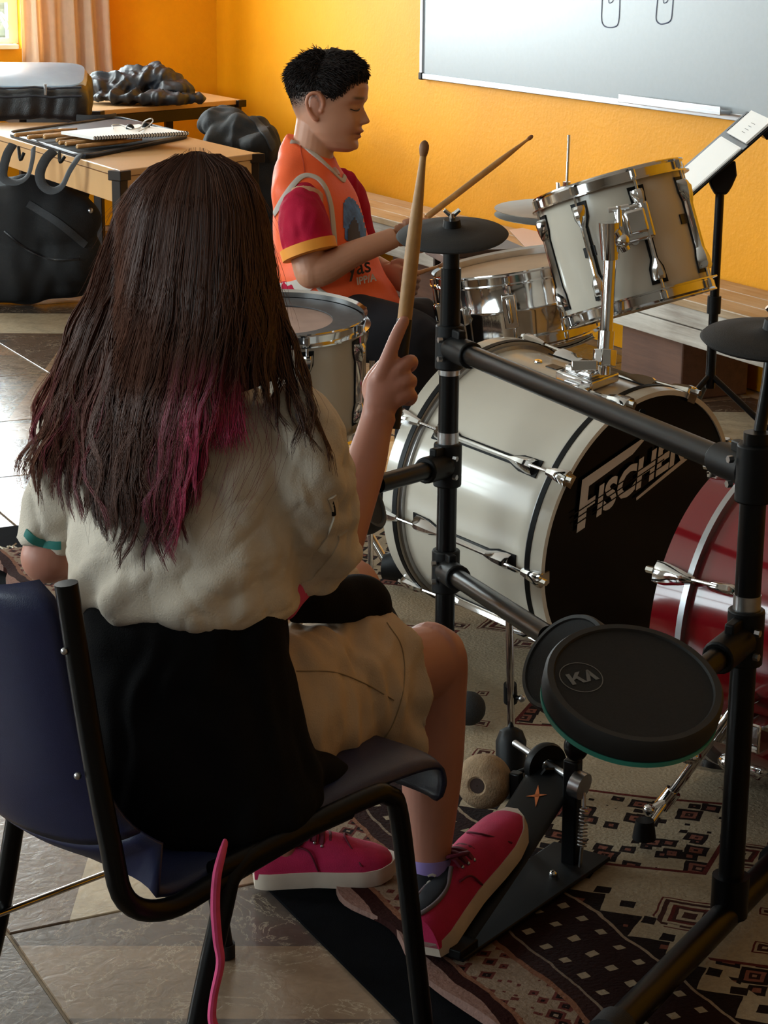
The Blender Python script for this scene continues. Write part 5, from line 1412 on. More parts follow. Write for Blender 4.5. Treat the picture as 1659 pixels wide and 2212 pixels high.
# under-sheet so that the mass of hair is closed, plus a cap on the skull
ex_ = MB(); rows = []
for j in range(40):
    y = 345+j*(1010-345)/39; row = []
    for i in range(36):
        u = .02+(.96-.30*min(1, max(0, (y-800)/70)))*i/35
        x = hair_x(u, y); row.append(P(x, y, hair_depth(x, y, u)+.004))
    rows.append(row)
ex_.loft(rows, cap=False, closed=False)
cap = MB(); cap.ball(gT(V(-.010, 0, .030)), [(gT(V(.086, 0, 0))-ghead_c), (gT(V(0, .080, 0))-ghead_c), (gT(V(0, 0, .094))-ghead_c)], 32, 20)
ex_.add(cap.v, cap.f)
strands_mesh('hair', strandP, strandC, strandR, M['hair'], gr, (np.array(ex_.v), ex_.f, np.tile(DK*.8, (len(ex_.v), 1))))['label'] = 'long dark brown hair with pink ends'
# ================================================================= boy in profile at the acoustic set
bo = thing('person', 'boy in an orange bib over a crimson shirt sitting behind the drums', 'person', P(700, 700, 4.72)*V(1, 1, 0))
ba_ = math.radians(16)
bf = CG(math.cos(ba_), -math.sin(ba_), 0); brt = CG(-math.sin(ba_), -math.cos(ba_), 0)     # facing, his right (camera side)
ha_ = math.radians(13)
hf = unit(CG(math.cos(ha_), -math.sin(ha_), -.10))
HC = P(703, 226, 4.72)
bT, binv = xform(HC, hf, unit(V(0, 0, 1)+.10*CG(1, 0, 0)))
HS = 1.0
bb_ = MB(); head_mb(bb_, bT, HS, 110, 140)
bb_.tube([P(686, 255, 4.725), P(678, 300, 4.73), P(672, 345, 4.735), P(672, 380, 4.74)], [.048, .047, .053, .07], 24, sm=3)
E2 = lambda px, py, d, a, b: (P(px, py, d), brt*a, bf*b)
bb_.ells([E2(712, 700, 4.74, .13, .11), E2(706, 640, 4.74, .125, .10), E2(694, 540, 4.74, .115, .085), E2(682, 450, 4.74, .125, .08), E2(674, 395, 4.74, .12, .065), E2(672, 365, 4.74, .07, .055)], 32, sm=4)
# right arm: upper arm, forearm, hand closed round the stick
bb_.ball(P(672, 588, 4.58), .037)
bb_.tube([P(658, 425, 4.63), P(656, 500, 4.59), P(671, 588, 4.58)], [.044, .041, .037], 20, sm=4)
bb_.tube([P(672, 588, 4.58), P(700, 582, 4.58), P(760, 550, 4.59), P(820, 526, 4.61), P(852, 513, 4.62)], [.036, .035, .030, .0255, .0232], 20, sm=4)
def fist(c, f, sidev, upv, sc=1.0, axis=None):
    """Palm with four curled fingers and a thumb, closed round axis."""
    f, sidev, upv = unit(f), unit(sidev), unit(upv)
    bb_.ells([(c-f*.012*sc, sidev*.022*sc, upv*.019*sc), (c+f*.015*sc, sidev*.030*sc, upv*.019*sc), (c+f*.040*sc, sidev*.033*sc, upv*.017*sc), (c+f*.058*sc, sidev*.030*sc, upv*.013*sc)], 20, sm=3)
    for k in range(4):
        o = sidev*(.024-.016*k)*sc; b = c+f*.055*sc+o; l = (1.0, 1.08, 1.0, .86)[k]*sc
        pts = [b, b+f*.020*l+upv*-.006*l, b+f*.020*l-upv*.026*l, b-f*.002*l-upv*.034*l, b-f*.014*l-upv*.022*l]
        bb_.tube(pts, [.0095*sc, .0092*sc, .0086*sc, .008*sc, .007*sc], 10, sm=4); bb_.ball(pts[-1], .007*sc, 10, 6); bb_.ball(pts[0], .0095*sc, 10, 6)
    tb = c+f*.012*sc+sidev*.026*sc
    pts = [tb, tb+f*.020*sc+sidev*.012*sc-upv*.012*sc, tb+f*.044*sc+sidev*.006*sc-upv*.022*sc, tb+f*.056*sc-sidev*.006*sc-upv*.024*sc]
    bb_.tube(pts, [.011*sc, .0105*sc, .009*sc, .0075*sc], 10, sm=4); bb_.ball(pts[-1], .0075*sc, 10, 6)
fist(P(862, 508, 4.622), unit(_R*.95+_U*.22+_F*.2), unit(-_F*.3+_U*.6), unit(_U*.7-_F*.6), .92)
# left arm and fist
bb_.tube([P(735, 420, 4.88), P(760, 510, 4.93), P(772, 575, 4.93)], [.045, .040, .034], 20, sm=4)
bb_.tube([P(768, 575, 4.93), P(800, 575, 4.90), P(835, 588, 4.84)], [.033, .031, .025], 18, sm=4)
fist(P(840, 592, 4.83), unit(_R*.55-_U*.30-_F*.6), unit(_U*.9), unit(-_F*.5-_R*.6), .95)
# legs
KR, KL = P(905, 742, 4.60), P(925, 705, 4.98)
bb_.tube([P(712, 705, 4.68), P(810, 715, 4.64), KR], [.07, .062, .05], 20, sm=3)
bb_.tube([KR, P(905, 900, 4.66), P(895, 1060, 4.70)], [.048, .042, .032], 18, sm=3)
bb_.tube([P(715, 700, 4.84), P(820, 700, 4.92), KL], [.07, .062, .05], 20, sm=3)
bb_.tube([KL, P(935, 880, 5.02), P(925, 1020, 5.05)], [.048, .042, .032], 18, sm=3)
SK, LPc, FD, EARC, DKc = (np.array(lin(h)) for h in (0xB98468, 0x96503F, 0x3C2A24, 0xBC7058, 0x1A100C))
def boy_paint(c):
    q = binv(c)/HS; x, y, z = q[:, 0], q[:, 1], q[:, 2]; ay = np.abs(y)
    k = np.tile(SK, (len(c), 1)); inh = (z > -.13) & (z < .14) & (np.abs(x) < .14) & (ay < .1)
    def mixin(w, col):
        w = np.clip(w*inh, 0, 1)[:, None]; k[:] = k*(1-w)+col*w
    g = lambda a, s: np.exp(-(a/s)**2)
    mixin(g(z+.0550, .0090)*g(ay, .021)*(x > .07)*1.0, LPc)
    mixin(g(z+.0553, .0016)*g(ay, .021)*(x > .07)*.9, DKc)
    mixin(np.clip((ay-.0665)/.004, 0, 1)*(x < .02)*(z < .035)*.35, EARC)
    # short faded hair on the sides and back of the head
    line = np.interp(x, [-.09, -.05, -.02, .02, .045, .065], [-.045, -.040, -.012, -.004, .012, .040])
    fade = np.clip((z-line)/.055, 0, 1)**.9*(x < .066)
    ear = (ay > .0715) & (x > -.034) & (x < .018) & (z < .038) & (z > -.038)
    mixin(np.where(ear, .0, 1)*fade*.94, FD*.4+DKc*.6)
    mixin(g(z-.0265+.0*ay, .0038)*np.clip((ay-.012)/.006, 0, 1)*np.clip((.050-ay)/.008, 0, 1)*(x > .04)*.85, DKc)
    return k
bbo = soft('body', bb_, M['skin_boy'], .0026, bo, smooth=1, paint=boy_paint, label='boy looking down at the drums')
# eyelashes
for s in (-1, 1):
    lash = [bT(V(.0850, s*.018, .0015)), bT(V(.0848, s*.027, -.0012)), bT(V(.0795, s*.037, -.0015)), bT(V(.0705, s*.045, .0010))]
    o = obj('eyelashes', MB().tube([p for p in lash], 0.0010, 6, sm=5, flat=1.5, up=V(0, 0, 1)), M['eye'], bbo)
# hair: cap over the skull plus short combed strands
hp_, hc_, hr_ = [], [], []
capm = MB(); rows = []
def hairline(th):       # lowest z of the thick hair, th from the face
    a = abs((th+math.pi) % (2*math.pi)-math.pi)
    return float(np.interp(a, [0, .5, .8, 1.05, 1.25, 1.6, 2.2, 3.15], [.070, .066, .055, .030, .020, .033, .024, .012]))
NT_ = 96
for i in range(26):
    row = []
    for k in range(NT_):
        th = 2*math.pi*k/NT_; z0 = hairline(th); f = i/25; z = z0+(.1178-z0)*(1-(1-f)**1.6)
        p = head_point(z, th, False); a = abs((th+math.pi) % (2*math.pi)-math.pi)
        n = unit(V(p[0]*1.0, p[1]*1.4, max(0, z-.01)*1.2))
        thick = (.0008+.011*min(1, f*1.7)*(1 if a < 1.6 else .62))*min(1, f*6+.15)
        if a < .8: thick += .008*(1-a/.8)*min(1, f*5)*(1-f)
        row.append(bT((p+n*thick)*HS))
    rows.append(row)
capm.loft(rows, cap=True)
rg2 = random.Random(5)
while len(hp_) < 1500:          # clipped stubble of the fade
    th = rg2.uniform(1.15, 5.13); a = abs((th+math.pi) % (2*math.pi)-math.pi); z0 = hairline(th)
    z = z0-.034*rg2.random()**1.3; p = head_point(z, th, False); n = unit(V(p[0], p[1]*1.4, 0))
    if a < 1.9 and abs(p[1]) > .05 and z < .030: continue
    L = .0035*(1-(z0-z)/.04); d = unit(n*.5+V(-.2, 0, -.8)); st = p-n*.0005
    hp_.append([bT((st+d*L*t)*HS) for t in (0, .35, .7, 1)]); hc_.append([np.array(lin(0x1E1512))]*4); hr_.append([.0005, .0005, .0004, .0002])
while len(hp_) < 6700:
    th = rg2.uniform(0, 6.283); a = abs((th+math.pi) % (2*math.pi)-math.pi); z0 = hairline(th)
    z = z0-.006+(.118-z0)*rg2.random()**.8; f = max(0, (z-z0)/(.118-z0))
    p = head_point(min(z, .1175), th, False); n = unit(V(p[0], p[1]*1.4, max(0, z-.01)*1.2))
    L = (.005+.016*min(1, f*2.2))*rg2.uniform(.6, 1.2); comb = V(1.0, 0, -.15) if a < 1.7 else V(-.35, 0, -.6)
    if a < .6 and f < .35: L *= 1.1; comb = V(.5, 0, -1.0)
    d = unit(n*.55+comb*.8+V(rg2.gauss(0, .25), rg2.gauss(0, .25), rg2.gauss(0, .2)))
    st = p+n*(.001+.008*min(1, f*2.5)); pts = [bT((st+d*L*t-n*.004*t*t+V(0, 0, -.003*t*t))*HS) for t in (0, .35, .7, 1)]
    hp_.append(pts); c = np.array(lin(0x1C1310))*rg2.uniform(.7, 1.6); hc_.append([c]*4); r = rg2.uniform(.0007, .0013); hr_.append([r, r, r*.8, r*.2])
strands_mesh('hair', hp_, hc_, hr_, M['hair_boy'], bo, (np.array(capm.v), capm.f, np.tile(np.array(lin(0x17100D)), (len(capm.v), 1))))['label'] = 'short dark hair with faded sides'
# crimson shirt with orange cuffs
rs = MB()
rs.ells([E2(716, 706, 4.74, .142, .118), E2(712, 660, 4.74, .140, .115), E2(700, 590, 4.74, .135, .108), E2(688, 500, 4.74, .135, .092), E2(679, 430, 4.74, .138, .084), E2(672, 388, 4.74, .128, .070), E2(668, 362, 4.74, .085, .060), (P(669, 342, 4.737), brt*.060, bf*.057-V(0, 0, .018)), (P(671, 328, 4.735), brt*.054, bf*.053-V(0, 0, .022))], 36, sm=4)
rs.tube([P(662, 412, 4.68), P(656, 440, 4.62), P(656, 488, 4.582), P(668, 538, 4.572)], [.034, .046, .056, .060], 26, sm=4)
rs.tube([P(728, 395, 4.85), P(745, 440, 4.90), P(760, 520, 4.93)], [.046, .056, .056], 22, sm=4)
soft('shirt', rs, M['red_shirt'], .0042, bo, smooth=4, disp=lambda c, n: .003*noise(c, 20, 1)+.0015*noise(c, 50, 2), label='crimson short-sleeved shirt')
obj('cuff', MB().ells([(P(664, 528, 4.572), unit(P(720, 515, 4.57)-P(610, 548, 4.57))*.064, _F*.064), (P(670, 550, 4.572), unit(P(720, 515, 4.57)-P(610, 548, 4.57))*.0635, _F*.0635)], 32), M['orange_cuff'], bo, label='orange sleeve cuff')
# orange bib worn over it, open at the arms
bi = MB()
bi.ells([E2(738, 668, 4.74, .125, .150), E2(730, 645, 4.74, .132, .145), E2(714, 600, 4.74, .138, .130), E2(698, 530, 4.74, .140, .108), E2(686, 460, 4.74, .141, .096), E2(678, 422, 4.74, .150, .090), E2(671, 392, 4.74, .150, .080), (P(667, 362, 4.738), brt*.122, bf*.072-V(0, 0, .010)), (P(667, 340, 4.735), brt*.088, bf*.066-V(0, 0, .018)), (P(670, 322, 4.733), brt*.062, bf*.060-V(0, 0, .026)), (P(671, 315, 4.733), brt*.056, bf*.056-V(0, 0, .027))], 44, sm=4)
bib = soft('bib', bi, M['orange'], .0040, bo, smooth=4, disp=lambda c, n: .0035*noise(c, 17, 4)+.003*np.sin((c[:, 2])*120+3*noise(c, 8, 5))*np.clip((.78-c[:, 2])*6, 0, 1), label='orange sports bib with pale trim')
tb2 = bvh(bib)
ribbon('neck_trim', tb2, [(628, 306), (644, 310), (662, 322), (686, 340), (712, 364), (738, 390), (744, 380), (747, 362), (741, 346), (733, 334)], .011, M['trim_grey'], bib, th=.003)
ribbon('arm_trim', tb2, [(594, 462), (612, 430), (632, 402), (650, 384), (668, 380), (688, 388), (704, 410), (714, 445), (719, 490), (722, 530)], .013, M['trim_grey'], bib, th=.004)
ribbon('hem_trim', tb2, [(676, 600), (690, 625), (715, 640), (745, 650), (775, 658)], .008, M['trim_grey'], bib, th=.003)
ribbon('side_strap', tb2, [(604, 628), (625, 625), (650, 618), (676, 606)], .034, M['trim_grey'], bib, th=.003)
ribbon('shoulder_seam', tb2, [(648, 312), (651, 335), (656, 355), (658, 372)], .0018, mat('bib_seam', 0xA83A18, .8), bib)
patch('print', tb2, [(742, 440), (746, 430), (752, 426), (764, 432), (774, 446), (784, 470), (790, 495), (788, 520), (746, 520), (741, 480)], M['print_blue'], bib)
patch('print_figure', tb2, [(750, 498), (758, 478), (766, 470), (772, 485), (776, 510), (776, 522), (750, 522)], M['print_dark'], bib, off=.0022)
def surf_text(s, px, py, size, par, m, dx, dy):
    h, n = hit(tb2, px, py); h2, _ = hit(tb2, px+dx*10, py+dy*10)
    if h is None or h2 is None: return
    e1_ = unit(h2-h); e1_ = unit(e1_-n*(e1_@n)); e2_ = np.cross(n, e1_)
    obj('print_text', text_mb(s, size, h+n*.007, e1_, e2_, .0004, shear=.25, bold=.0006), m, par, smooth=False, norm=False)
surf_text('yas', 750, 600, .050, bib, M['print_dark'], 1, -.22)
surf_text('IPP/A', 768, 618, .024, bib, M['trim_grey'], 1, -.22)
# trousers and shoes
tr2 = MB()
tr2.ells([E2(708, 725, 4.74, .15, .125), E2(712, 690, 4.74, .145, .125), E2(710, 668, 4.74, .138, .112)], 32, sm=3)
tr2.tube([P(716, 708, 4.68), P(810, 716, 4.64), KR, KR+(P(905, 760, 4.6)-P(905, 742, 4.6))], [.082, .076, .066, .06], 24, sm=4)
tr2.tube([KR, P(905, 860, 4.64), P(898, 1030, 4.69)], [.064, .056, .050], 22, sm=4)
tr2.tube([P(716, 705, 4.84), P(820, 702, 4.92), KL], [.082, .076, .066], 24, sm=4)
tr2.tube([KL, P(935, 860, 5.01), P(928, 1000, 5.04)], [.064, .056, .050], 22, sm=4)
soft('trousers', tr2, M['dark_cloth'], .005, bo, smooth=4, disp=lambda c, n: .004*noise(c, 16, 6), label='dark trousers')
for q in (P(895, 1060, 4.70), P(925, 1020, 5.05)):
    b = V(q[0], q[1], .02); w0 = b-bf*.07
    obj('shoe', MB().ells([(w0+V(0, 0, .035), brt*.028, V(0, 0, .03)), (w0+bf*.05+V(0, 0, .045), brt*.034, V(0, 0, .042)), (w0+bf*.12+V(0, 0, .042), brt*.036, V(0, 0, .038)), (w0+bf*.19+V(0, 0, .030), brt*.036, V(0, 0, .026)), (w0+bf*.235+V(0, 0, .02), brt*.022, V(0, 0, .014))], 20, sm=4), M['black_plastic'], bo)
# stool under the boy
TH = P(700, 720, 4.76); sz = .43
dt = thing('drum_throne', 'round black drum stool under the boy', 'stool', (TH[0], TH[1], 0))
obj('seat', MB().lathe([(.001, .03), (.12, .03), (.15, .018), (.155, -.01), (.145, -.03), (.001, -.035)], V(TH[0], TH[1], sz), V(0, 0, 1), 40), M['nylon'], dt)
obj('post', MB().tube([V(TH[0], TH[1], .12), V(TH[0], TH[1], sz-.03)], .016, 14), M['chrome'], dt)
for k in range(3):
    a = 1.0+2.094*k; d = V(math.cos(a), math.sin(a), 0)
    obj('leg', MB().tube([V(TH[0], TH[1], .28), V(TH[0], TH[1], .036)+d*.20], .010, 10), M['chrome'], dt)
    obj('rubber_foot', MB().ball(V(TH[0], TH[1], .036)+d*.2, .014, 10, 6), M['rubber'], dt)
# ================================================================= two trapezoid classroom tables
TZ = .72
def table(label, poly, legs, apron=.085):
    poly = [V(p[0], p[1], 0) for p in poly]; c = sum(poly)/len(poly)
    t = thing('classroom_table', label, 'table', (c[0], c[1], 0), 'beech classroom tables')
    up3 = lambda p, z: V(p[0], p[1], z)
    obj('table_top', MB().prism([up3(p, TZ-.022) for p in poly], V(0, 0, .022)), M['table_wood'], t, smooth=False, bevel=.003)
    m = len(poly)
    for i in range(m):
        a, b = poly[i], poly[(i+1) % m]
        a2, b2 = a+(c-a)*.02, b+(c-b)*.02; d = unit(b2-a2)
        obj('apron', MB().bar(up3(a2+d*.03, TZ-.024-apron/2), up3(b2-d*.03, TZ-.024-apron/2), .018, apron), M['table_wood'] if label.startswith('near') or apron > .06 else M['table_leg'], t, smooth=False)
    for i in range(m):
        p = poly[i]+(c-poly[i])*.035; ang_ = unit(poly[(i+1) % m]-poly[i])
        R_ = [ang_, np.cross(V(0, 0, 1), ang_), V(0, 0, 1)]
        obj('leg', MB().box(up3(p, (TZ-.02)/2), (.038, .038, TZ-.02), R_), M['table_leg'], t, smooth=False, bevel=.003)
        obj('corner_plate', MB().box(up3(poly[i]+(c-poly[i])*.018, TZ-.0175), (.055, .055, .033), R_), M['table_leg'], t, smooth=False, bevel=.003)
    return t
table('beech classroom table carrying the open stick bag and notebook', [(2.262, 6.44), (2.905, 6.80), (2.905, 8.15), (2.262, 8.40)], 4)
table('beech classroom table in the far corner carrying the puffer jacket', [(3.832, 9.165), (2.98, 8.765), (2.70, 9.0), (2.70, 10.1), (3.832, 10.1)], 5, .05)

# ================================================================= bags, jacket and sticks on and below the tables
# hard-sided black bag on the near table, towards the window
b0 = lambda px, py, d: P(px, py, d)
bag = thing('briefcase_bag', 'black padded bag lying by the window, sky reflection painted blue-grey on its top', 'bag', FL(60, 262, TZ))
bm_ = MB(); bd0 = (FL(60, 262, TZ)-CAM)@_F
bc = FL(95, 258, TZ+.0); bx_, by_ = unit(V(.93, -.36, 0)), unit(V(.36, .93, 0))
BW, BD, BH = .56, .34, .175
bo_ = FL(196, 262, TZ+.002)-bx_*BW*.5+by_*BD*.5
rings = []
for z, k, dz in ((.004, .93, 0), (.02, .985, 0), (.06, 1.0, 0), (.115, .99, 0), (.140, .97, 0), (.160, .90, 0), (.172, .72, 0), (.178, .4, 0), (.180, .05, 0)):
    r = []
    for i in range(40):
        a = 2*math.pi*i/40; sg = lambda x: math.copysign(abs(x)**.32, x)
        r.append(bo_+bx_*BW/2*k*sg(math.cos(a))+by_*BD/2*k*sg(math.sin(a))+V(0, 0, z+.045*max(0, z-.05)/.13*k*sg(math.sin(a))))
    rings.append(r)
bm_.loft(rings)
def bagnoise(c, n): return .006*noise(c, 9, 2)+.003*noise(c, 26, 3)
soft('bag_body', bm_, M['nylon'], .008, bag, smooth=2, disp=bagnoise)
tl_ = by_*BD*.44+V(0, 0, .042)
obj('lid_panel', MB().ells([(bo_+V(0, 0, .160), bx_*BW*.47, tl_), (bo_+V(0, 0, .180), bx_*BW*.45, tl_*.95), (bo_+V(0, 0, .190), bx_*BW*.30, tl_*.6), (bo_+V(0, 0, .192), bx_*BW*.05, tl_*.1)], 40, pw=.45), mat('lid_sky_reflection', 0x8FA6BC, .25, coat=.4, noise_s=5, noise_a=.15), bag)  # blue-grey lid colour paints the sky's reflection on the black bag
for z in (.10, .135):
    obj('zip', MB().tube([bo_-by_*(BD/2*1.0+.004)+bx_*BW*s+V(0, 0, z+.004*math.sin(s*20)) for s in np.linspace(-.46, .44, 9)], .0045, 8), M['nylon_blue'], bag)
obj('zip_pull', MB().box(bo_-by_*(BD/2+.010)+bx_*.10+V(0, 0, .128), (.012, .006, .045), [bx_, by_, V(0, 0, 1)]), M['steel'], bag, bevel=.002)
obj('strap', MB().tube([bo_+bx_*BW*.40-by_*BD*.52+V(0, 0, .012), bo_+bx_*BW*.5-by_*BD*.60+V(0, 0, .012), bo_+bx_*BW*.62-by_*BD*.50+V(0, 0, .012), bo_+bx_*BW*.68-by_*BD*.30+V(0, 0, .012)], .016, 10, sm=4, flat=.35, up=V(1, 0, 0)), M['webbing'], bag)
# puffer jacket heaped on the far table
pj = MB(); jd = 9.55
jb = lambda px, py, d: P(px, py, d)
for px, py, d, rx, ry, rz in ((240, 190, 9.45, .16, .10, .05), (300, 175, 9.5, .16, .12, .06), (345, 172, 9.5, .10, .10, .055), (370, 195, 9.45, .11, .10, .04), (270, 208, 9.35, .14, .08, .026), (345, 213, 9.32, .13, .07, .026), (405, 212, 9.4, .085, .06, .018), (225, 172, 9.5, .06, .06, .035), (330, 150, 9.52, .04, .05, .03)):
    q = P(px, py, d); q[2] = max(q[2], TZ+rz+.002)
    pj.ball(q, (_R0*rx, V(_F[0], _F[1], 0)*ry, V(0, 0, rz)), 24, 14)
def puff(c, n):
    rdg = lambda s_, k: 1-2*np.abs(noise(c, s_, k))
    return .012*rdg(8, 1)+.0065*rdg(19, 2)+.002*rdg(40, 3)
jk = soft('puffer_jacket', pj, M['nylon_blue'], .007, None, smooth=3, disp=puff)
jv = co_of(jk.data); jv[:, 2] = np.maximum(jv[:, 2]+jk.location[2], TZ+.003)-jk.location[2]; set_co(jk.data, jv)
tag(jk, 'dark quilted puffer jacket heaped on the far table', 'jacket')
# open stick bag: tray with rim, pocket, handles hanging over the table edge
sb0 = thing('stick_bag', 'open black drumstick bag spread on the near table, straps hanging down', 'stick bag', FL(210, 315, TZ))
cs = [FL(12, 292, TZ+.002), FL(178, 345, TZ+.002), FL(414, 297, TZ+.002), FL(255, 258, TZ+.002)]
cen = sum(cs)/4
def inset(k, z): return [p+(cen-p)*k+V(0, 0, z) for p in cs]
def roundq(q, n=6):
    out = []
    for i in range(4):
        a, b, c = q[i-1], q[i], q[(i+1) % 4]
        p0, p2 = b+(a-b)*.10, b+(c-b)*.10
        for t in np.linspace(0, 1, n): out.append((1-t)**2*p0+2*t*(1-t)*b+t*t*p2)
    return out
obj('base_panel', MB().loft([roundq(inset(0, 0)), roundq(inset(0, .008))]), M['bag_matte'], sb0)
rim = roundq(inset(.012, .010)); obj('zip_rim', MB().tube(rim+[rim[0]], .006, 8), M['nylon_blue'], sb0)
mid1, mid2 = cs[0]+(cs[1]-cs[0])*.5, cs[3]+(cs[2]-cs[3])*.5
obj('inner_pocket', MB().prism([FL(125, 283, TZ+.013), FL(250, 262, TZ+.013), FL(330, 272, TZ+.013), FL(215, 297, TZ+.013)], V(0, 0, .012)), M['nylon_blue'], sb0, bevel=.004)
def strap_loop(pts, w, nm='handle'): return obj(nm, MB().tube([P(p[0], p[1], p[2]-.06) for p in pts], w, 10, sm=5, flat=.28, up=_F), M['webbing'], sb0)
strap_loop([(28, 312, 7.33), (15, 335, 7.30), (6, 375, 7.29), (14, 390, 7.28), (38, 394, 7.26), (60, 380, 7.25), (70, 345, 7.25), (72, 320, 7.27)], .016)
strap_loop([(116, 326, 7.12), (98, 345, 7.09), (86, 375, 7.08), (92, 400, 7.07), (112, 412, 7.06), (134, 402, 7.05), (150, 370, 7.03), (166, 345, 7.03), (172, 335, 7.05)], .017)
for pts in (((40, 318, 7.32), (44, 345, 7.29), (52, 330, 7.29)), ((128, 328, 7.1), (130, 350, 7.06), (140, 338, 7.06))):
    obj('buckle', MB().tube([P(p[0], p[1], p[2]-.05) for p in pts], .006, 8, sm=4), M['black_plastic'], sb0)
# sticks lying in the bag, butts towards the camera's left
dirs = unit(FL(300, 264, TZ)-FL(60, 288, TZ))
names = ['plain drumstick at the rear of the open stick bag', 'drumstick with rounded butt second from the rear of the stick bag', 'thick drumstick beside the pocket of the stick bag', 'short-ended drumstick in the middle of the stick bag', 'drumstick under the corner of the spiral notebook', 'drumstick with grooved butt near the front of the stick bag', 'drumstick nearest the front zip of the stick bag']
for k, (px, py, r, L, dz) in enumerate(((32, 292, .0078, .33, 0), (60, 297, .0078, .34, 0), (95, 296, .0088, .33, .004), (122, 303, .0078, .34, 0), (128, 309, .0078, .36, .002), (142, 311, .0080, .36, .004), (166, 317, .0078, .34, 0))):
    b = FL(px, py, TZ+.022+r+dz); d = unit(dirs+V(0, 0, .0)+cu_*.02*(k % 3-1))
    t = thing('drumstick', names[k], 'drumstick', b, 'drumsticks in the open bag')
    obj('shaft', MB().tube([b, b+d*.004, b+d*L*.75, b+d*L*.95, b+d*L], [r*.7, r, r, r*.55, r*.4], 14), M['wood'], t)
    obj('stick_tip', MB().ball(b+d*(L+.004), r*.62, 10, 8), M['wood_worn'], t)
# spiral notebook, glasses and earphones on top
nq = [FL(132, 290, TZ+.048), FL(202, 302, TZ+.048), FL(408, 291, TZ+.048), FL(300, 274, TZ+.048)]
nb2 = thing('spiral_notebook', 'white spiral notebook lying open on the sticks in the bag', 'notebook', nq[1])
obj('pages', MB().prism(nq, V(0, 0, .010)), M['white'], nb2, smooth=False)
sa_, sb__ = nq[1]+V(0, 0, .005), nq[2]+V(0, 0, .005); sdir = unit(sb__-sa_); NL = int(np.linalg.norm(sb__-sa_)/.011)
for k in range(NL):
    obj('spiral_ring', MB().lathe([(.0062, -.0012), (.0080, -.0012), (.0080, .0012), (.0062, .0012)], sa_+sdir*(.006+.011*k), sdir, 8, ring=True), M['black_plastic'], nb2)
gl = thing('earphones', 'earphones with thin pale cord lying on the spiral notebook', 'earphones', FL(290, 280, TZ+.060))
g0 = lambda px, py, h=.062: FL(px, py, TZ+h+.006)
obj('cord', MB().tube([g0(245, 278), g0(243, 270, .06), g0(262, 270, .055), g0(285, 278), g0(303, 275, .055), g0(312, 262, .08), g0(326, 256, .095), g0(330, 262, .08), g0(318, 274, .055), g0(300, 284)], .0022, 6, sm=5), M['trim_grey'], gl)
for px, py in ((281, 277), (315, 273)):
    obj('earbud', MB().ball(g0(px, py, .055), .016, 12, 8).tube([g0(px, py, .05), g0(px+5, py+6, .046)], .007, 8), M['black_plastic'], gl)
# big black bag on the floor by the near table
bb2 = MB(); gd = 7.0
for px, py, d, rx, ry, rz in ((60, 470, 8.35, .28, .16, .17), (140, 470, 8.3, .14, .14, .13), (40, 560, 8.4, .30, .17, .15), (150, 540, 8.35, .14, .13, .13), (60, 405, 8.35, .28, .13, .05), (120, 600, 8.45, .17, .14, .06)):
    bb2.ball(P(px, py, d), (_R0*rx, V(_F[0], _F[1], 0)*ry, V(0, 0, rz)), 24, 14)
bgm = soft('gig_bag', bb2, M['bag_matte'], .012, None, smooth=4, disp=lambda c, n: .014*noise(c, 6, 1)+.006*noise(c, 15, 2))
gv = co_of(bgm.data); gz = gv[:, 2]+bgm.location[2]; lowz = gz.min()
zm = gz.max(); gv[:, 2] = .004+(gz-lowz)*(zm-.004)/(zm-lowz)-.004; bgm.location[2] = .004; set_co(bgm.data, gv)
tag(bgm, 'large soft black bag slumped on the floor under the stick bag table', 'bag')
tg = bvh(bgm)
ribbon('bag_strap', tg, [(60, 440), (110, 470), (150, 500), (185, 530)], .03, M['webbing'], bgm, th=.006)
ribbon('piping', tg, [(10, 500), (60, 540), (110, 560), (170, 560)], .010, M['nylon'], bgm, th=.006)
h_, n__ = hit(tg, 195, 455)
if h_ is None: h_, n__ = hit(tg, 180, 470)
obj('buckle', MB().ball(h_, .012, 12, 8), M['steel'], bgm)
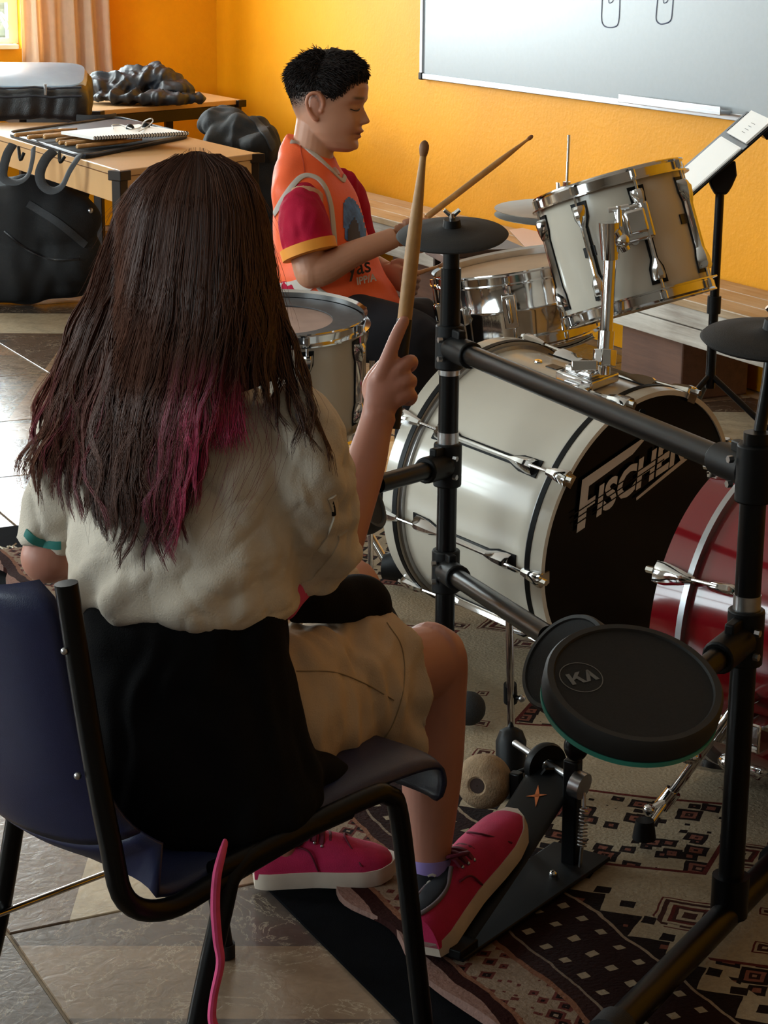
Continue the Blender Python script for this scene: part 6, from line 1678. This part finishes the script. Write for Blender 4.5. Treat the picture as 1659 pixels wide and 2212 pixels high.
# dark bag leaning under the far table, against wall_right
db = MB()
for px, py, d, rx, ry, rz in ((530, 335, 8.6, .15, .12, .10), (485, 300, 8.7, .11, .12, .07), (560, 345, 8.5, .09, .12, .07), (520, 360, 8.6, .18, .13, .12), (480, 420, 8.7, .2, .14, .16), (560, 420, 8.6, .14, .14, .16), (520, 500, 8.75, .22, .14, .14), (520, 560, 8.75, .22, .14, .14), (525, 600, 8.78, .22, .14, .10)):
    db.ball(P(px, py, d), (_R0*rx, V(_F[0], _F[1], 0)*ry, V(0, 0, rz)), 24, 14)
dbo = soft('backpack', db, M['bag_matte'], .012, None, smooth=4, disp=lambda c, n: .012*(1-2*np.abs(noise(c, 7, 3)))+.008*noise(c, 18, 4))
gv = co_of(dbo.data); gz = gv[:, 2]; gv[:, 2] = gz-gz.min(); dbo.location[2] = .004
gv[:, 2] *= 1; set_co(dbo.data, gv); bpy.context.view_layer.update()
tag(dbo, 'dark backpack standing behind the boy below the far table', 'backpack')
td = bvh(dbo)
ribbon('bag_strap', td, [(540, 250), (560, 270), (578, 295), (590, 320)], .035, M['webbing'], dbo, th=.008)
# small dark stool-height table and loose paper behind the snare
ST = P(1062, 548, 5.9); STz = ST[2]
stt = thing('side_table', 'small table with dark wooden top showing beyond the round black pad', 'table', (ST[0], ST[1], 0))
M['dark_wood'] = mat('dark_stained_wood', 0x3A2A22, .45, noise_s=10, noise_a=.25)
e1s, e2s = unit(_R0*.9+V(_F[0], _F[1], 0)*.25), None; e2s = np.cross(V(0, 0, 1), e1s)
stc = V(ST[0], ST[1], STz)-_R0*.04+V(_F[0], _F[1], 0)*.05
obj('top', MB().box(stc+V(0, 0, .012), (.22, .26, .022), [e1s, e2s, V(0, 0, 1)]), M['dark_wood'], stt, smooth=False, bevel=.003)
obj('top_edge', MB().box(stc-V(0, 0, .012), (.235, .275, .026), [e1s, e2s, V(0, 0, 1)]), M['bench_leg'], stt, smooth=False, bevel=.004)
for a in (-1, 1):
    for b in (-1, 1): obj('leg', MB().box(V(stc[0], stc[1], (STz-.02)/2)+e1s*a*.09+e2s*b*.10, (.018, .018, STz-.02), [e1s, e2s, V(0, 0, 1)]), M['table_leg'], stt, smooth=False)
pp_ = [FL(1100, 497, .352), FL(1160, 488, .352), FL(1215, 520, .352), FL(1145, 545, .352)]
pc_ = obj('paper_sheet', MB().prism(pp_, V(0, 0, .0012)), M['paper_pink'], smooth=False)
tag(pc_, 'pinkish paper sheet lying on the bench planks below the cymbal', 'paper')
